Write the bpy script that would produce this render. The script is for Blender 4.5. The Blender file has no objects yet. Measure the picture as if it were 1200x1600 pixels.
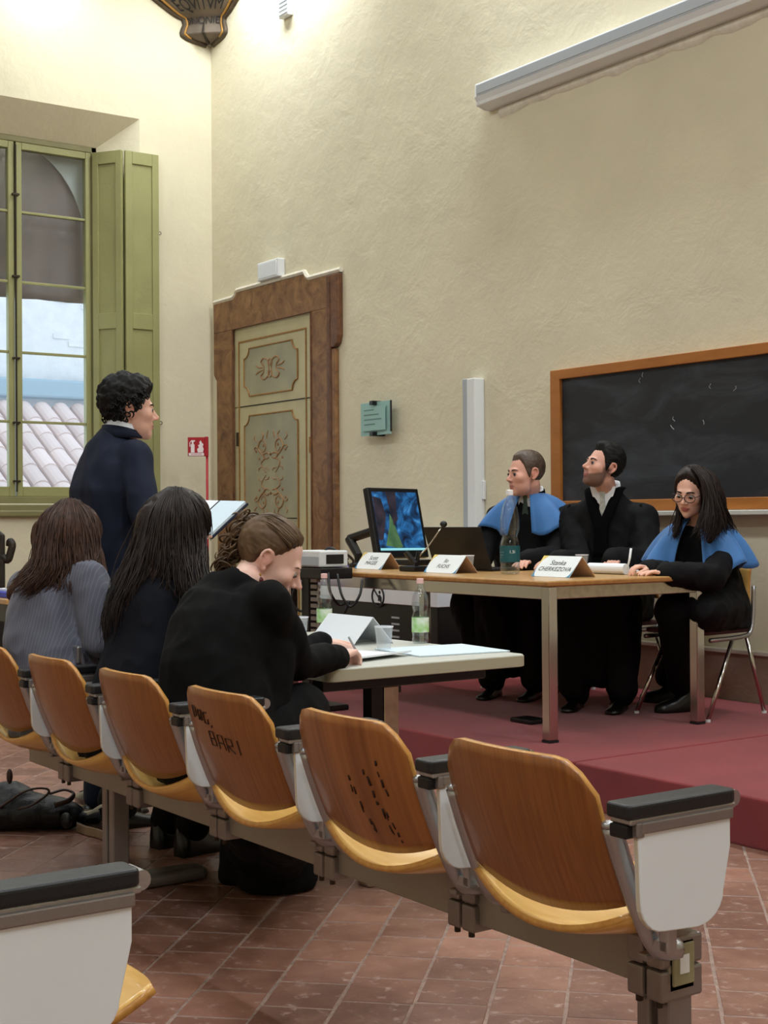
import bpy, bmesh, math, random
import numpy as np
from mathutils import Vector, Matrix, noise

scene = bpy.context.scene
col = scene.collection
random.seed(7)
PI = math.pi

# ------------------------------------------------------------------ camera
# room axes: x runs along the blackboard wall, y runs towards it, z is up.
FPX = 2220.0
EYE = 1.2
_th, _pi, _ro = map(math.radians, (35.174, 0.3215, -0.3638))
_A = np.array([[math.sin(_th), -math.cos(_th), 0], [math.cos(_th), math.sin(_th), 0], [0, 0, 1]]).T
_P = np.array([[1, 0, 0], [0, math.cos(_pi), math.sin(_pi)], [0, -math.sin(_pi), math.cos(_pi)]])
_R = np.array([[math.cos(_ro), 0, math.sin(_ro)], [0, 1, 0], [-math.sin(_ro), 0, math.cos(_ro)]])
CM = _R @ _P @ _A
cam = bpy.data.cameras.new('camera')
cam.sensor_fit = 'VERTICAL'
cam.sensor_height = 36.0
cam.lens = FPX * 36.0 / 1600.0
cam.clip_start = 0.05
cam_o = bpy.data.objects.new('camera', cam)
col.objects.link(cam_o)
r_, f_, u_ = (CM.T @ np.array(v, float) for v in ((1, 0, 0), (0, 1, 0), (0, 0, 1)))
cam_o.matrix_world = Matrix(((r_[0], u_[0], -f_[0], 0), (r_[1], u_[1], -f_[1], 0), (r_[2], u_[2], -f_[2], EYE), (0, 0, 0, 1)))
scene.camera = cam_o

def at(px, py, Y):
    """point of the room at distance Y in front of the camera position, read from a photo pixel"""
    p = CM.T @ (np.array([(px - 600) / FPX, 1, (800 - py) / FPX]) * Y)
    return Vector((p[0], p[1], p[2] + EYE))

def atz(px, py, z):
    d = CM.T @ np.array([(px - 600) / FPX, 1, (800 - py) / FPX])
    d = d * ((z - EYE) / d[2])
    return Vector((d[0], d[1], z))

def atv(px, py, v):
    d = CM.T @ np.array([(px - 600) / FPX, 1, (800 - py) / FPX])
    d = d * (v / d[1])
    return Vector((d[0], d[1], d[2] + EYE))

def cdir(x, y, z=0.0):
    """direction given as right / away / up of the photographer, turned into room axes"""
    p = CM.T @ np.array([x, y, z], float)
    return Vector(p).normalized()

def proj(p):
    q = CM @ (np.array(p, float) - np.array([0, 0, EYE]))
    return 600 + FPX * q[0] / q[1], 800 - FPX * q[2] / q[1], q[1]

# ------------------------------------------------------------------ light and exposure
scene.view_settings.view_transform = 'Standard'
scene.view_settings.look = 'None'
scene.view_settings.gamma = 1.0
scene.view_settings.use_curve_mapping = False
scene.view_settings.exposure = 0.64
scene.cycles.use_denoising = True
scene.cycles.max_bounces = 6
scene.cycles.transparent_max_bounces = 24
scene.cycles.diffuse_bounces = 3
scene.cycles.glossy_bounces = 3
scene.cycles.sample_clamp_indirect = 6.0
world = bpy.data.worlds.new('overcast_sky')
scene.world = world
world.use_nodes = True
bg = world.node_tree.nodes['Background']
bg.inputs[0].default_value = (0.78, 0.88, 1.0, 1)
bg.inputs[1].default_value = 1.5

UL, VW, UR, VF, ZC = -11.48, 6.19, 5.0, -5.0, 7.0     # left wall, blackboard wall, far right, behind camera, ceiling

def area(name, loc, size, size_y, watt, target=None, color=(0.88, 0.95, 1.0), rz=0.0):
    l = bpy.data.lights.new(name, 'AREA')
    l.shape = 'RECTANGLE'; l.size = size; l.size_y = size_y; l.energy = watt; l.color = color
    o = bpy.data.objects.new(name, l); col.objects.link(o); o.location = loc
    if target is not None:
        d = Vector(target) - Vector(loc)
        o.rotation_euler = d.to_track_quat('-Z', 'Y').to_euler()
    else:
        o.rotation_euler = (0, 0, rz)
    return o

# wall washers high on the two walls, and unseen fill lights added down the hall
LAMPS_WALL = [(-10.0, VW - 0.33, 6.2), (-6.6, VW - 0.33, 6.2), (-3.3, VW - 0.33, 6.2), (0.2, VW - 0.33, 6.2)]
for i, p in enumerate(LAMPS_WALL):
    area('wall_washer_light', p, 1.5, 0.2, 60 if i else 46, (p[0], VW - 0.12, 3.0))
for p in [(UL + 0.32, 4.5, 6.1), (UL + 0.32, 1.0, 6.1)]:
    area('wall_washer_light', p, 0.2, 1.2, 21, (UL + 0.12, p[1], 3.0))
for p in [(-8.2, 1.6, 5.9), (-5.0, 1.8, 5.9), (-2.0, 1.8, 5.9), (1.2, 1.4, 5.9), (-5.0, -2.0, 5.9), (-1.0, -2.2, 5.9), (2.4, -1.6, 5.9)]:
    area('added_fill_light', p, 1.6, 0.5, 58 if p[0] > 0 else 38, None)

# ------------------------------------------------------------------ materials
MATS = {}
def srgb(c):
    c = [x / 255.0 for x in c]
    return tuple(x / 12.92 if x <= 0.04045 else ((x + 0.055) / 1.055) ** 2.4 for x in c) + (1.0,)

def mat(name, rgb, rough=0.5, metal=0.0, var=0.0, scale=8.0, bump=0.0, bscale=40.0, rgb2=None, stretch=None,
        spec=0.5, rand=0.0, coat=0.0, trans=0.0, ior=1.45, attr=None, sheen=0.0, emit=0.0, detail=4.0, sss=0.0, alpha=1.0):
    m = bpy.data.materials.new(name); m.use_nodes = True
    nt = m.node_tree; N = nt.nodes; L = nt.links
    b = N['Principled BSDF']
    base = srgb(rgb)
    b.inputs['Base Color'].default_value = base
    b.inputs['Roughness'].default_value = rough
    b.inputs['Metallic'].default_value = metal
    b.inputs['Specular IOR Level'].default_value = spec
    b.inputs['Coat Weight'].default_value = coat
    b.inputs['Transmission Weight'].default_value = trans
    b.inputs['IOR'].default_value = ior
    b.inputs['Sheen Weight'].default_value = sheen
    b.inputs['Alpha'].default_value = alpha
    if sss:
        b.inputs['Subsurface Weight'].default_value = sss
        b.inputs['Subsurface Radius'].default_value = (0.012, 0.005, 0.003)
        b.inputs['Subsurface Scale'].default_value = 1.0
    src = None
    tc = N.new('ShaderNodeTexCoord')
    vec = tc.outputs['Object']
    if stretch:
        mp = N.new('ShaderNodeMapping'); mp.inputs['Scale'].default_value = stretch
        L.new(vec, mp.inputs['Vector']); vec = mp.outputs['Vector']
    if var or rgb2:
        n = N.new('ShaderNodeTexNoise'); n.inputs['Scale'].default_value = scale; n.inputs['Detail'].default_value = detail
        L.new(vec, n.inputs['Vector'])
        cr = N.new('ShaderNodeValToRGB')
        c2 = srgb(rgb2) if rgb2 else tuple(min(1, x * (1 + var)) for x in base[:3]) + (1,)
        c1 = base if rgb2 else tuple(x * (1 - var) for x in base[:3]) + (1,)
        cr.color_ramp.elements[0].position = 0.32; cr.color_ramp.elements[0].color = c1
        cr.color_ramp.elements[1].position = 0.68; cr.color_ramp.elements[1].color = c2
        L.new(n.outputs['Fac'], cr.inputs['Fac']); src = cr.outputs['Color']
    if rand:
        oi = N.new('ShaderNodeObjectInfo'); hs = N.new('ShaderNodeHueSaturation')
        mr = N.new('ShaderNodeMapRange'); mr.inputs['To Min'].default_value = 1 - rand; mr.inputs['To Max'].default_value = 1 + rand
        L.new(oi.outputs['Random'], mr.inputs['Value']); L.new(mr.outputs['Result'], hs.inputs['Value'])
        if src: L.new(src, hs.inputs['Color'])
        else: hs.inputs['Color'].default_value = base
        src = hs.outputs['Color']
    if attr:
        at_ = N.new('ShaderNodeAttribute'); at_.attribute_name = attr
        if src:
            mx = N.new('ShaderNodeMix'); mx.data_type = 'RGBA'; mx.blend_type = 'MULTIPLY'; mx.inputs[0].default_value = 1.0
            L.new(src, mx.inputs[6]); L.new(at_.outputs['Color'], mx.inputs[7]); src = mx.outputs[2]
        else:
            src = at_.outputs['Color']
    if src: L.new(src, b.inputs['Base Color'])
    if bump:
        n2 = N.new('ShaderNodeTexNoise'); n2.inputs['Scale'].default_value = bscale; n2.inputs['Detail'].default_value = 5
        L.new(vec, n2.inputs['Vector'])
        bp = N.new('ShaderNodeBump'); bp.inputs['Strength'].default_value = 1.0; bp.inputs['Distance'].default_value = bump
        L.new(n2.outputs['Fac'], bp.inputs['Height']); L.new(bp.outputs['Normal'], b.inputs['Normal'])
    if emit:
        b.inputs['Emission Color'].default_value = base; b.inputs['Emission Strength'].default_value = emit
        if src: L.new(src, b.inputs['Emission Color'])
    MATS[name] = m
    return m

def nodes(m): return m.node_tree.nodes, m.node_tree.links, m.node_tree.nodes['Principled BSDF']

mat('plaster', (221, 212, 185), 0.9, var=0.05, scale=1.3, bump=0.02, bscale=5.0, detail=7, spec=0.2)
def plaster_relief(m):
    N, L, b = nodes(m)
    tc = N.new('ShaderNodeTexCoord')
    v = N.new('ShaderNodeTexNoise'); v.inputs['Scale'].default_value = 4.2; v.inputs['Detail'].default_value = 7; v.inputs['Roughness'].default_value = 0.6; v.inputs['Distortion'].default_value = 0.3
    L.new(tc.outputs['Object'], v.inputs['Vector'])
    bp = N.new('ShaderNodeBump'); bp.inputs['Distance'].default_value = 0.011; bp.inputs['Strength'].default_value = 0.8
    L.new(v.outputs['Fac'], bp.inputs['Height']); L.new(bp.outputs['Normal'], b.inputs['Normal'])
plaster_relief(MATS['plaster'])
mat('plaster_reveal', (205, 184, 140), 0.9, var=0.06, scale=3, bump=0.01, bscale=9)
mat('dado', (168, 148, 130), 0.7, rgb2=(146, 122, 106), scale=4, bump=0.006, bscale=30)
mat('dado_ledge', (214, 210, 200), 0.6)
mat('mortar', (150, 126, 114), 0.9, var=0.2, scale=30, bump=0.004, bscale=80)
mat('carpet', (126, 37, 42), 0.95, rgb2=(140, 46, 49), scale=3, bump=0.0035, bscale=420, spec=0.1, sheen=0.25)
mat('green_paint', (152, 150, 100), 0.45, var=0.06, scale=3, bump=0.002, bscale=25)
mat('green_paint_dark', (128, 122, 82), 0.5, var=0.08, scale=4)
def thin_clear(name, rgb, refl=0.08, edge=0.35, milk=0.0):
    """thin clear wall of glass or plastic"""
    m = bpy.data.materials.new(name); m.use_nodes = True; N = m.node_tree.nodes; L = m.node_tree.links
    N.remove(N['Principled BSDF']); out = N['Material Output']
    t = N.new('ShaderNodeBsdfTransparent'); t.inputs[0].default_value = srgb(rgb)
    g_ = N.new('ShaderNodeBsdfGlossy'); g_.inputs['Roughness'].default_value = 0.05
    lw = N.new('ShaderNodeLayerWeight'); lw.inputs['Blend'].default_value = 0.4
    mr = N.new('ShaderNodeMapRange'); mr.inputs['To Min'].default_value = refl; mr.inputs['To Max'].default_value = edge
    L.new(lw.outputs['Facing'], mr.inputs['Value'])
    mx = N.new('ShaderNodeMixShader'); L.new(mr.outputs['Result'], mx.inputs[0]); L.new(t.outputs[0], mx.inputs[1]); L.new(g_.outputs[0], mx.inputs[2]); 
    if milk:
        d_ = N.new('ShaderNodeBsdfTranslucent'); d_.inputs[0].default_value = (0.9, 0.92, 0.94, 1); m2 = N.new('ShaderNodeMixShader'); m2.inputs[0].default_value = milk
        d2 = N.new('ShaderNodeBsdfDiffuse'); d2.inputs[0].default_value = (0.9, 0.92, 0.94, 1); m3 = N.new('ShaderNodeMixShader'); L.new(d_.outputs[0], m3.inputs[1]); L.new(d2.outputs[0], m3.inputs[2])
        L.new(mx.outputs[0], m2.inputs[1]); L.new(m3.outputs[0], m2.inputs[2]); L.new(m2.outputs[0], out.inputs['Surface'])
    else:
        L.new(mx.outputs[0], out.inputs['Surface'])
    MATS[name] = m
mat('iron', (60, 52, 44), 0.5, metal=0.7)
mat('marble_paint', (94, 58, 36), 0.5, rgb2=(158, 116, 72), scale=5, detail=12, bump=0.002, bscale=40)
mat('marble_paint_dark', (76, 46, 30), 0.5, rgb2=(124, 82, 52), scale=7, detail=12)
for _n in ('marble_paint', 'marble_paint_dark'):
    for _x in MATS[_n].node_tree.nodes:
        if _x.type == 'TEX_NOISE': _x.inputs['Distortion'].default_value = 1.6; _x.inputs['Roughness'].default_value = 0.68
mat('door_cream', (188, 178, 138), 0.5, var=0.07, scale=5, bump=0.002, bscale=20)
mat('door_panel', (150, 146, 120), 0.5, rgb2=(166, 160, 128), scale=4)
mat('ochre', (150, 106, 46), 0.55, var=0.2, scale=30)
mat('ornament', (166, 124, 80), 0.6, rgb2=(140, 98, 62), scale=25)
mat('crack', (48, 40, 30), 0.8)
mat('white_plastic', (228, 230, 230), 0.4)
mat('grey_plastic', (172, 178, 184), 0.4)
mat('lacquer_oak', (176, 112, 52), 0.35, rgb2=(158, 96, 42), scale=3, stretch=(1, 6, 6))
mat('slate', (35, 37, 42), 0.55, rgb2=(52, 55, 62), scale=2.2, detail=8, spec=0.4)
mat('chalk', (170, 172, 175), 0.9)
mat('ply_back', (148, 90, 40), 0.34, rgb2=(126, 73, 31), scale=5, stretch=(26, 4, 0.9), detail=3, coat=0.25, rand=0.08)
mat('ply_striped', (164, 102, 48), 0.34, rgb2=(128, 72, 30), scale=1.6, stretch=(22, 1, 0.35), detail=2, coat=0.25)
mat('ply_edge', (206, 150, 72), 0.35, rgb2=(186, 126, 56), scale=60, coat=0.3)
mat('ply_seat', (228, 182, 102), 0.3, rgb2=(214, 162, 82), scale=4, stretch=(1, 8, 8), coat=0.35)
mat('aluminium', (176, 176, 178), 0.32, metal=0.9, bump=0.0006, bscale=200)
mat('cast_grey', (142, 134, 130), 0.42, metal=0.65, bump=0.0006, bscale=200)
mat('beam_grey', (150, 144, 132), 0.45, metal=0.25, var=0.05)
mat('black_rubber', (26, 27, 30), 0.4, bump=0.0006, bscale=300)
mat('black_plastic', (18, 18, 20), 0.35)
mat('black_gloss', (12, 12, 14), 0.15)
mat('white_laminate', (230, 234, 238), 0.35, var=0.01)
mat('cream_edge', (206, 196, 176), 0.5)
mat('end_cap_green', (150, 146, 112), 0.4)
mat('chrome', (200, 198, 192), 0.16, metal=1.0)
mat('chrome_worn', (186, 178, 158), 0.3, metal=0.9, var=0.12, scale=30)
mat('beech_top', (196, 154, 98), 0.35, rgb2=(184, 140, 84), scale=4, stretch=(1.2, 9, 9), coat=0.2)
mat('beech_edge', (178, 128, 70), 0.45, rgb2=(160, 110, 58), scale=30)
mat('grey_laminate', (206, 206, 196), 0.35, var=0.01)
mat('grey_laminate_edge', (176, 170, 146), 0.5)
mat('paper', (238, 242, 246), 0.8)
mat('paper_blue', (214, 230, 240), 0.8)
mat('card', (236, 240, 240), 0.7)
mat('card_inner', (214, 178, 152), 0.8)
mat('ink', (40, 40, 44), 0.8)
mat('print_blue', (80, 140, 180), 0.7)
mat('print_yellow', (226, 200, 110), 0.7)
mat('label_teal', (20, 84, 92), 0.5)
mat('label_green', (150, 206, 110), 0.5, rgb2=(236, 244, 232), scale=28, detail=1)
mat('cap_white', (236, 236, 240), 0.4)
mat('cap_pink', (236, 190, 184), 0.4)
mat('red_sign', (168, 22, 36), 0.45)
mat('sign_white', (240, 226, 226), 0.5)
mat('dark_wood', (40, 33, 28), 0.5, var=0.3, scale=20, bump=0.004, bscale=40)
mat('plaque_paper', (150, 188, 180), 0.5)
mat('plaque_text', (104, 138, 132), 0.7)
mat('stucco_shield', (122, 108, 92), 0.7, rgb2=(98, 86, 74), scale=6)
mat('shield_rim', (78, 64, 46), 0.6, var=0.2, scale=20)
mat('gilt', (176, 128, 58), 0.5, var=0.1, scale=10)
mat('blue_folder', (60, 74, 190), 0.5)
mat('leather_black', (8, 8, 9), 0.5, bump=0.002, bscale=120)
mat('leather_brown', (52, 32, 24), 0.45)
mat('patent', (8, 8, 9), 0.08, coat=0.5)
mat('sole_beige', (140, 116, 92), 0.7)
mat('shoe_black', (12, 12, 12), 0.3)

thin_clear('glass', (244, 248, 250), 0.03, 0.25)
thin_clear('pet', (246, 250, 251), 0.05, 0.45)
thin_clear('water', (246, 250, 251), 0.01, 0.25)
thin_clear('cup_plastic', (240, 243, 246), 0.06, 0.4, 0.22)

# ------------------------------------------------------------------ mesh helpers
class G:
    """collects shapes; build() links them as one mesh object"""
    def __init__(s): s.v = []; s.f = []; s.m = []
    def add(s, vs, fs, mi=0):
        k = len(s.v); s.v += [tuple(p) for p in vs]
        for f in fs: s.f.append([i + k for i in f]); s.m.append(mi)
        return s
    def box(s, x0, x1, y0, y1, z0, z1, mi=0):
        vs = [(x, y, z) for z in (z0, z1) for y in (y0, y1) for x in (x0, x1)]
        return s.add(vs, [(0, 2, 3, 1), (4, 5, 7, 6), (0, 1, 5, 4), (2, 6, 7, 3), (0, 4, 6, 2), (1, 3, 7, 5)], mi)
    def obox(s, c, ax, ay, az, mi=0):
        """box from centre and three half-axis vectors"""
        c, ax, ay, az = map(Vector, (c, ax, ay, az))
        vs = [c + ax * i + ay * j + az * k for k in (-1, 1) for j in (-1, 1) for i in (-1, 1)]
        return s.add(vs, [(0, 2, 3, 1), (4, 5, 7, 6), (0, 1, 5, 4), (2, 6, 7, 3), (0, 4, 6, 2), (1, 3, 7, 5)], mi)
    def prism(s, poly, o, ex, ey, ez, mi=0):
        """polygon (a,b) on the plane o+a*ex+b*ey, thickened along ez"""
        o, ex, ey, ez = map(Vector, (o, ex, ey, ez)); n = len(poly)
        vs = [o + ex * a + ey * b for a, b in poly] + [o + ex * a + ey * b + ez for a, b in poly]
        fs = [tuple(range(n))[::-1], tuple(range(n, 2 * n))] + [(i, (i + 1) % n, n + (i + 1) % n, n + i) for i in range(n)]
        if ex.cross(ey).dot(ez) < 0: fs = [f[::-1] for f in fs]
        return s.add(vs, fs, mi)
    def tube(s, pts, r, seg=8, mi=0, flat=None, caps=True):
        pts = [Vector(p) for p in pts]; n = len(pts)
        rs = r if isinstance(r, (list, tuple)) else [r] * n
        t0 = (pts[1] - pts[0]).normalized()
        up = Vector((0, 0, 1)) if abs(t0.z) < 0.9 else Vector((1, 0, 0))
        a = t0.cross(up).normalized(); vs = []; fs = []
        for i, p in enumerate(pts):
            t = (pts[min(i + 1, n - 1)] - pts[max(i - 1, 0)]).normalized()
            a = (a - t * a.dot(t)).normalized(); b = t.cross(a)
            for k in range(seg):
                w = 2 * PI * k / seg
                ka, kb = (1, 1) if flat is None else flat
                vs.append(p + a * (math.cos(w) * rs[i] * ka) + b * (math.sin(w) * rs[i] * kb))
        for i in range(n - 1):
            for k in range(seg):
                fs.append((i * seg + k, i * seg + (k + 1) % seg, (i + 1) * seg + (k + 1) % seg, (i + 1) * seg + k))
        if caps: fs += [tuple(range(seg))[::-1], tuple(range((n - 1) * seg, n * seg))]
        return s.add(vs, fs, mi)
    def lathe(s, prof, c=(0, 0, 0), seg=24, mi=0, caps=True):
        vs = []; fs = []; n = len(prof)
        for r, z in prof:
            for k in range(seg):
                w = 2 * PI * k / seg
                vs.append((c[0] + r * math.cos(w), c[1] + r * math.sin(w), c[2] + z))
        for i in range(n - 1):
            for k in range(seg):
                fs.append((i * seg + k, i * seg + (k + 1) % seg, (i + 1) * seg + (k + 1) % seg, (i + 1) * seg + k))
        if caps: fs += [tuple(range(seg))[::-1], tuple(range((n - 1) * seg, n * seg))]
        return s.add(vs, fs, mi)
    def ell(s, c, r, axes=None, nu=16, nv=10, mi=0):
        c = Vector(c); X, Y, Z = axes if axes else (Vector((1, 0, 0)), Vector((0, 1, 0)), Vector((0, 0, 1)))
        vs = [c + Z * r[2]]
        for j in range(1, nv):
            t = PI * j / nv
            for i in range(nu):
                w = 2 * PI * i / nu
                vs.append(c + X * (r[0] * math.sin(t) * math.cos(w)) + Y * (r[1] * math.sin(t) * math.sin(w)) + Z * (r[2] * math.cos(t)))
        vs.append(c - Z * r[2]); e = len(vs) - 1
        fs = [(0, 1 + i, 1 + (i + 1) % nu) for i in range(nu)]
        for j in range(nv - 2):
            for i in range(nu):
                a = 1 + j * nu; fs.append((a + i, a + nu + i, a + nu + (i + 1) % nu, a + (i + 1) % nu))
        a = 1 + (nv - 2) * nu; fs += [(a + i, e, a + (i + 1) % nu) for i in range(nu)]
        return s.add(vs, fs, mi)
    def grid(s, rows, mi=0, closed=False):
        n = len(rows[0]); vs = [p for r in rows for p in r]; fs = []
        for j in range(len(rows) - 1):
            for i in range(n if closed else n - 1):
                fs.append((j * n + i, j * n + (i + 1) % n, (j + 1) * n + (i + 1) % n, (j + 1) * n + i))
        return s.add(vs, fs, mi)
    def cone(s, p0, p1, r0, r1, seg=14, k=4):
        """tapered capsule"""
        p0, p1 = Vector(p0), Vector(p1); t = (p1 - p0)
        if t.length < 1e-6: t = Vector((0, 0, 1e-4)); p1 = p0 + t
        t.normalize(); pts = []; rs = []
        for i in range(k + 1):
            w = PI / 2 * i / k; pts.append(p0 - t * (r0 * math.cos(w))); rs.append(max(r0 * math.sin(w), r0 * 0.03))
        for i in range(k + 1):
            w = PI / 2 * i / k; pts.append(p1 + t * (r1 * math.sin(w))); rs.append(max(r1 * math.cos(w), r1 * 0.03))
        return s.tube(pts, rs, seg)
    def chain(s, pts, rs, seg=14):
        for i in range(len(pts) - 1): s.cone(pts[i], pts[i + 1], rs[i], rs[i + 1], seg)
        return s
    def mesh(s, name, mats):
        me = bpy.data.meshes.new(name); me.from_pydata(s.v, [], s.f)
        for m in mats: me.materials.append(MATS[m] if isinstance(m, str) else m)
        if len(mats) > 1: me.polygons.foreach_set('material_index', s.m)
        me.update(); return me
    def build(s, name, mats, parent=None, smooth=False, bevel=0.0, seg=2, auto=None, recalc=False):
        if isinstance(mats, str): mats = [mats]
        me = s.mesh(name, mats)
        if recalc:
            bm = bmesh.new(); bm.from_mesh(me); bmesh.ops.recalc_face_normals(bm, faces=bm.faces); bm.to_mesh(me); bm.free()
        o = bpy.data.objects.new(name, me); col.objects.link(o)
        if parent: o.parent = parent
        if smooth: me.polygons.foreach_set('use_smooth', [True] * len(me.polygons))
        if auto is not None:
            me.polygons.foreach_set('use_smooth', [True] * len(me.polygons))
            me.set_sharp_from_angle(angle=math.radians(auto))
        if bevel:
            b = o.modifiers.new('bevel', 'BEVEL'); b.width = bevel; b.segments = seg; b.limit_method = 'ANGLE'; b.angle_limit = math.radians(35)
        return o

def empty(name, loc=(0, 0, 0), rz=0.0):
    o = bpy.data.objects.new(name, None); col.objects.link(o); o.location = loc; o.rotation_euler = (0, 0, rz)
    o.empty_display_size = 0.1
    return o

def tag(o, label=None, cat=None, group=None, kind=None):
    if label: o['label'] = label
    if cat: o['category'] = cat
    if group: o['group'] = group
    if kind: o['kind'] = kind
    return o

def copy_tree(o, parent=None):
    c = o.copy(); col.objects.link(c); c.parent = parent
    for ch in [x for x in bpy.data.objects if x.parent == o]: copy_tree(ch, c)
    return c

def lerp(a, b, t): return a + (b - a) * t

def catmull(pts, n=8):
    pts = [Vector(p) for p in pts]; out = []
    P = [pts[0] * 2 - pts[1]] + pts + [pts[-1] * 2 - pts[-2]]
    for i in range(1, len(P) - 2):
        for k in range(n):
            t = k / n; a, b, c, d = P[i - 1], P[i], P[i + 1], P[i + 2]
            out.append(0.5 * ((2 * b) + (c - a) * t + (2 * a - 5 * b + 4 * c - d) * t * t + (3 * b - a - 3 * c + d) * t ** 3))
    out.append(pts[-1]); return out

def text_mesh(body, size, align='CENTER', extrude=0.0, shear=0.0):
    cu = bpy.data.curves.new('lettering', 'FONT'); cu.body = body; cu.size = size; cu.align_x = align; cu.align_y = 'CENTER'
    cu.extrude = extrude; cu.shear = shear; cu.resolution_u = 3
    o = bpy.data.objects.new('lettering', cu); col.objects.link(o)
    dg = bpy.context.evaluated_depsgraph_get(); me = bpy.data.meshes.new_from_object(o.evaluated_get(dg))
    bpy.data.objects.remove(o); bpy.data.curves.remove(cu)
    return me

def text(name, body, size, o, ex, ey, m, parent=None, lift=0.001, **k):
    """flat lettering in the plane o, ex (reading direction), ey (up)"""
    me = text_mesh(body, size, **k); ex, ey = Vector(ex), Vector(ey); ez = ex.cross(ey).normalized(); o = Vector(o)
    me.transform(Matrix(((ex.x, ey.x, ez.x, o.x + ez.x * lift), (ex.y, ey.y, ez.y, o.y + ez.y * lift), (ex.z, ey.z, ez.z, o.z + ez.z * lift), (0, 0, 0, 1))))
    me.materials.clear(); me.materials.append(MATS[m]); me.name = name
    ob = bpy.data.objects.new(name, me); col.objects.link(ob)
    if parent: ob.parent = parent
    return ob

def remesh(g, voxel, smooth=4, factor=0.5):
    """union of the shapes in g as one continuous surface"""
    me = g.mesh('tmp', []); o = bpy.data.objects.new('tmp', me); col.objects.link(o)
    r = o.modifiers.new('r', 'REMESH'); r.mode = 'VOXEL'; r.voxel_size = voxel; r.use_smooth_shade = True
    if smooth:
        s = o.modifiers.new('s', 'SMOOTH'); s.iterations = smooth; s.factor = factor
    dg = bpy.context.evaluated_depsgraph_get(); out = bpy.data.meshes.new_from_object(o.evaluated_get(dg))
    bpy.data.objects.remove(o); bpy.data.meshes.remove(me)
    return out

def link_mesh(name, me, mats, parent=None):
    if isinstance(mats, str): mats = [mats]
    me.materials.clear()
    for m in mats: me.materials.append(MATS[m] if isinstance(m, str) else m)
    me.name = name
    me.polygons.foreach_set('use_smooth', [True] * len(me.polygons))
    o = bpy.data.objects.new(name, me); col.objects.link(o)
    if parent: o.parent = parent
    return o

def coords(me):
    a = np.empty(len(me.vertices) * 3, np.float32); me.vertices.foreach_get('co', a); return a.reshape(-1, 3).astype(float)
def normals(me):
    a = np.empty(len(me.vertices) * 3, np.float32); me.vertices.foreach_get('normal', a); return a.reshape(-1, 3).astype(float)
def set_coords(me, c): me.vertices.foreach_set('co', c.astype(np.float32).ravel()); me.update()

def folds(me, amp, scale, seed=0.0, stretch=(1, 1, 1), ridged=True):
    """soft cloth folds pushed along the normals"""
    c = coords(me); n = normals(me); d = np.empty(len(c)); st = np.array(stretch) * scale
    for i, p in enumerate(c * st):
        v = noise.noise((p[0] + seed, p[1] - seed, p[2])) + 0.4 * noise.noise((p[0] * 2.3 + seed, p[1] * 2.3, p[2] * 2.3 - seed))
        d[i] = (1 - abs(v) * 2.2) if ridged else v
    set_coords(me, c + n * (d * amp)[:, None])
def atu(px, py, u):
    d = CM.T @ np.array([(px - 600) / FPX, 1, (800 - py) / FPX])
    d = d * (u / d[0])
    return Vector((d[0], d[1], d[2] + EYE))

# ================================================================== the setting
def struct(o, label=None):
    o['kind'] = 'structure'
    if label: o['label'] = label
    return o

STAGE_V, STAGE_Z = 4.06, 0.185
# ---- floor: mortar bed and terracotta tiles laid on the diagonal
floor = struct(G().box(UL - 0.3, UR, VF, VW + 0.3, -0.2, -0.0016).build('floor', 'mortar'), 'worn diagonal terracotta tile floor')
def tile_material():
    m = mat('terracotta', (134, 94, 78), 0.42, rgb2=(152, 112, 94), scale=9, detail=8, bump=0.0025, bscale=22, rand=0.22)
    N, L, b = nodes(m)
    tc = N.new('ShaderNodeTexCoord'); geo = N.new('ShaderNodeNewGeometry')
    n = N.new('ShaderNodeTexNoise'); n.inputs['Scale'].default_value = 26; n.inputs['Detail'].default_value = 8; n.inputs['Roughness'].default_value = 0.7
    L.new(geo.outputs['Position'], n.inputs['Vector'])
    cr = N.new('ShaderNodeValToRGB'); cr.color_ramp.elements[0].position = 0.56; cr.color_ramp.elements[1].position = 0.70
    L.new(n.outputs['Fac'], cr.inputs['Fac'])
    mx = N.new('ShaderNodeMix'); mx.data_type = 'RGBA'
    old = b.inputs['Base Color'].links[0].from_socket
    n2 = N.new('ShaderNodeTexNoise'); n2.inputs['Scale'].default_value = 1.3; n2.inputs['Detail'].default_value = 3
    L.new(geo.outputs['Position'], n2.inputs['Vector'])
    mx2 = N.new('ShaderNodeMix'); mx2.data_type = 'RGBA'; mx2.blend_type = 'MULTIPLY'; mx2.inputs[0].default_value = 1.0
    cr2 = N.new('ShaderNodeValToRGB'); cr2.color_ramp.elements[0].position = 0.35; cr2.color_ramp.elements[0].color = (0.62, 0.55, 0.52, 1); cr2.color_ramp.elements[1].position = 0.65; cr2.color_ramp.elements[1].color = (1.12, 1.1, 1.1, 1)
    L.new(n2.outputs['Fac'], cr2.inputs['Fac']); L.new(old, mx2.inputs[6]); L.new(cr2.outputs['Color'], mx2.inputs[7])
    L.new(cr.outputs['Color'], mx.inputs[0]); L.new(mx2.outputs[2], mx.inputs[6]); mx.inputs[7].default_value = srgb((176, 148, 136))
    L.new(mx.outputs[2], b.inputs['Base Color'])
    mr = N.new('ShaderNodeMapRange'); mr.inputs['To Min'].default_value = 0.28; mr.inputs['To Max'].default_value = 0.6
    L.new(n.outputs['Fac'], mr.inputs['Value']); L.new(mr.outputs['Result'], b.inputs['Roughness'])
tile_material()
TS = 0.187
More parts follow.
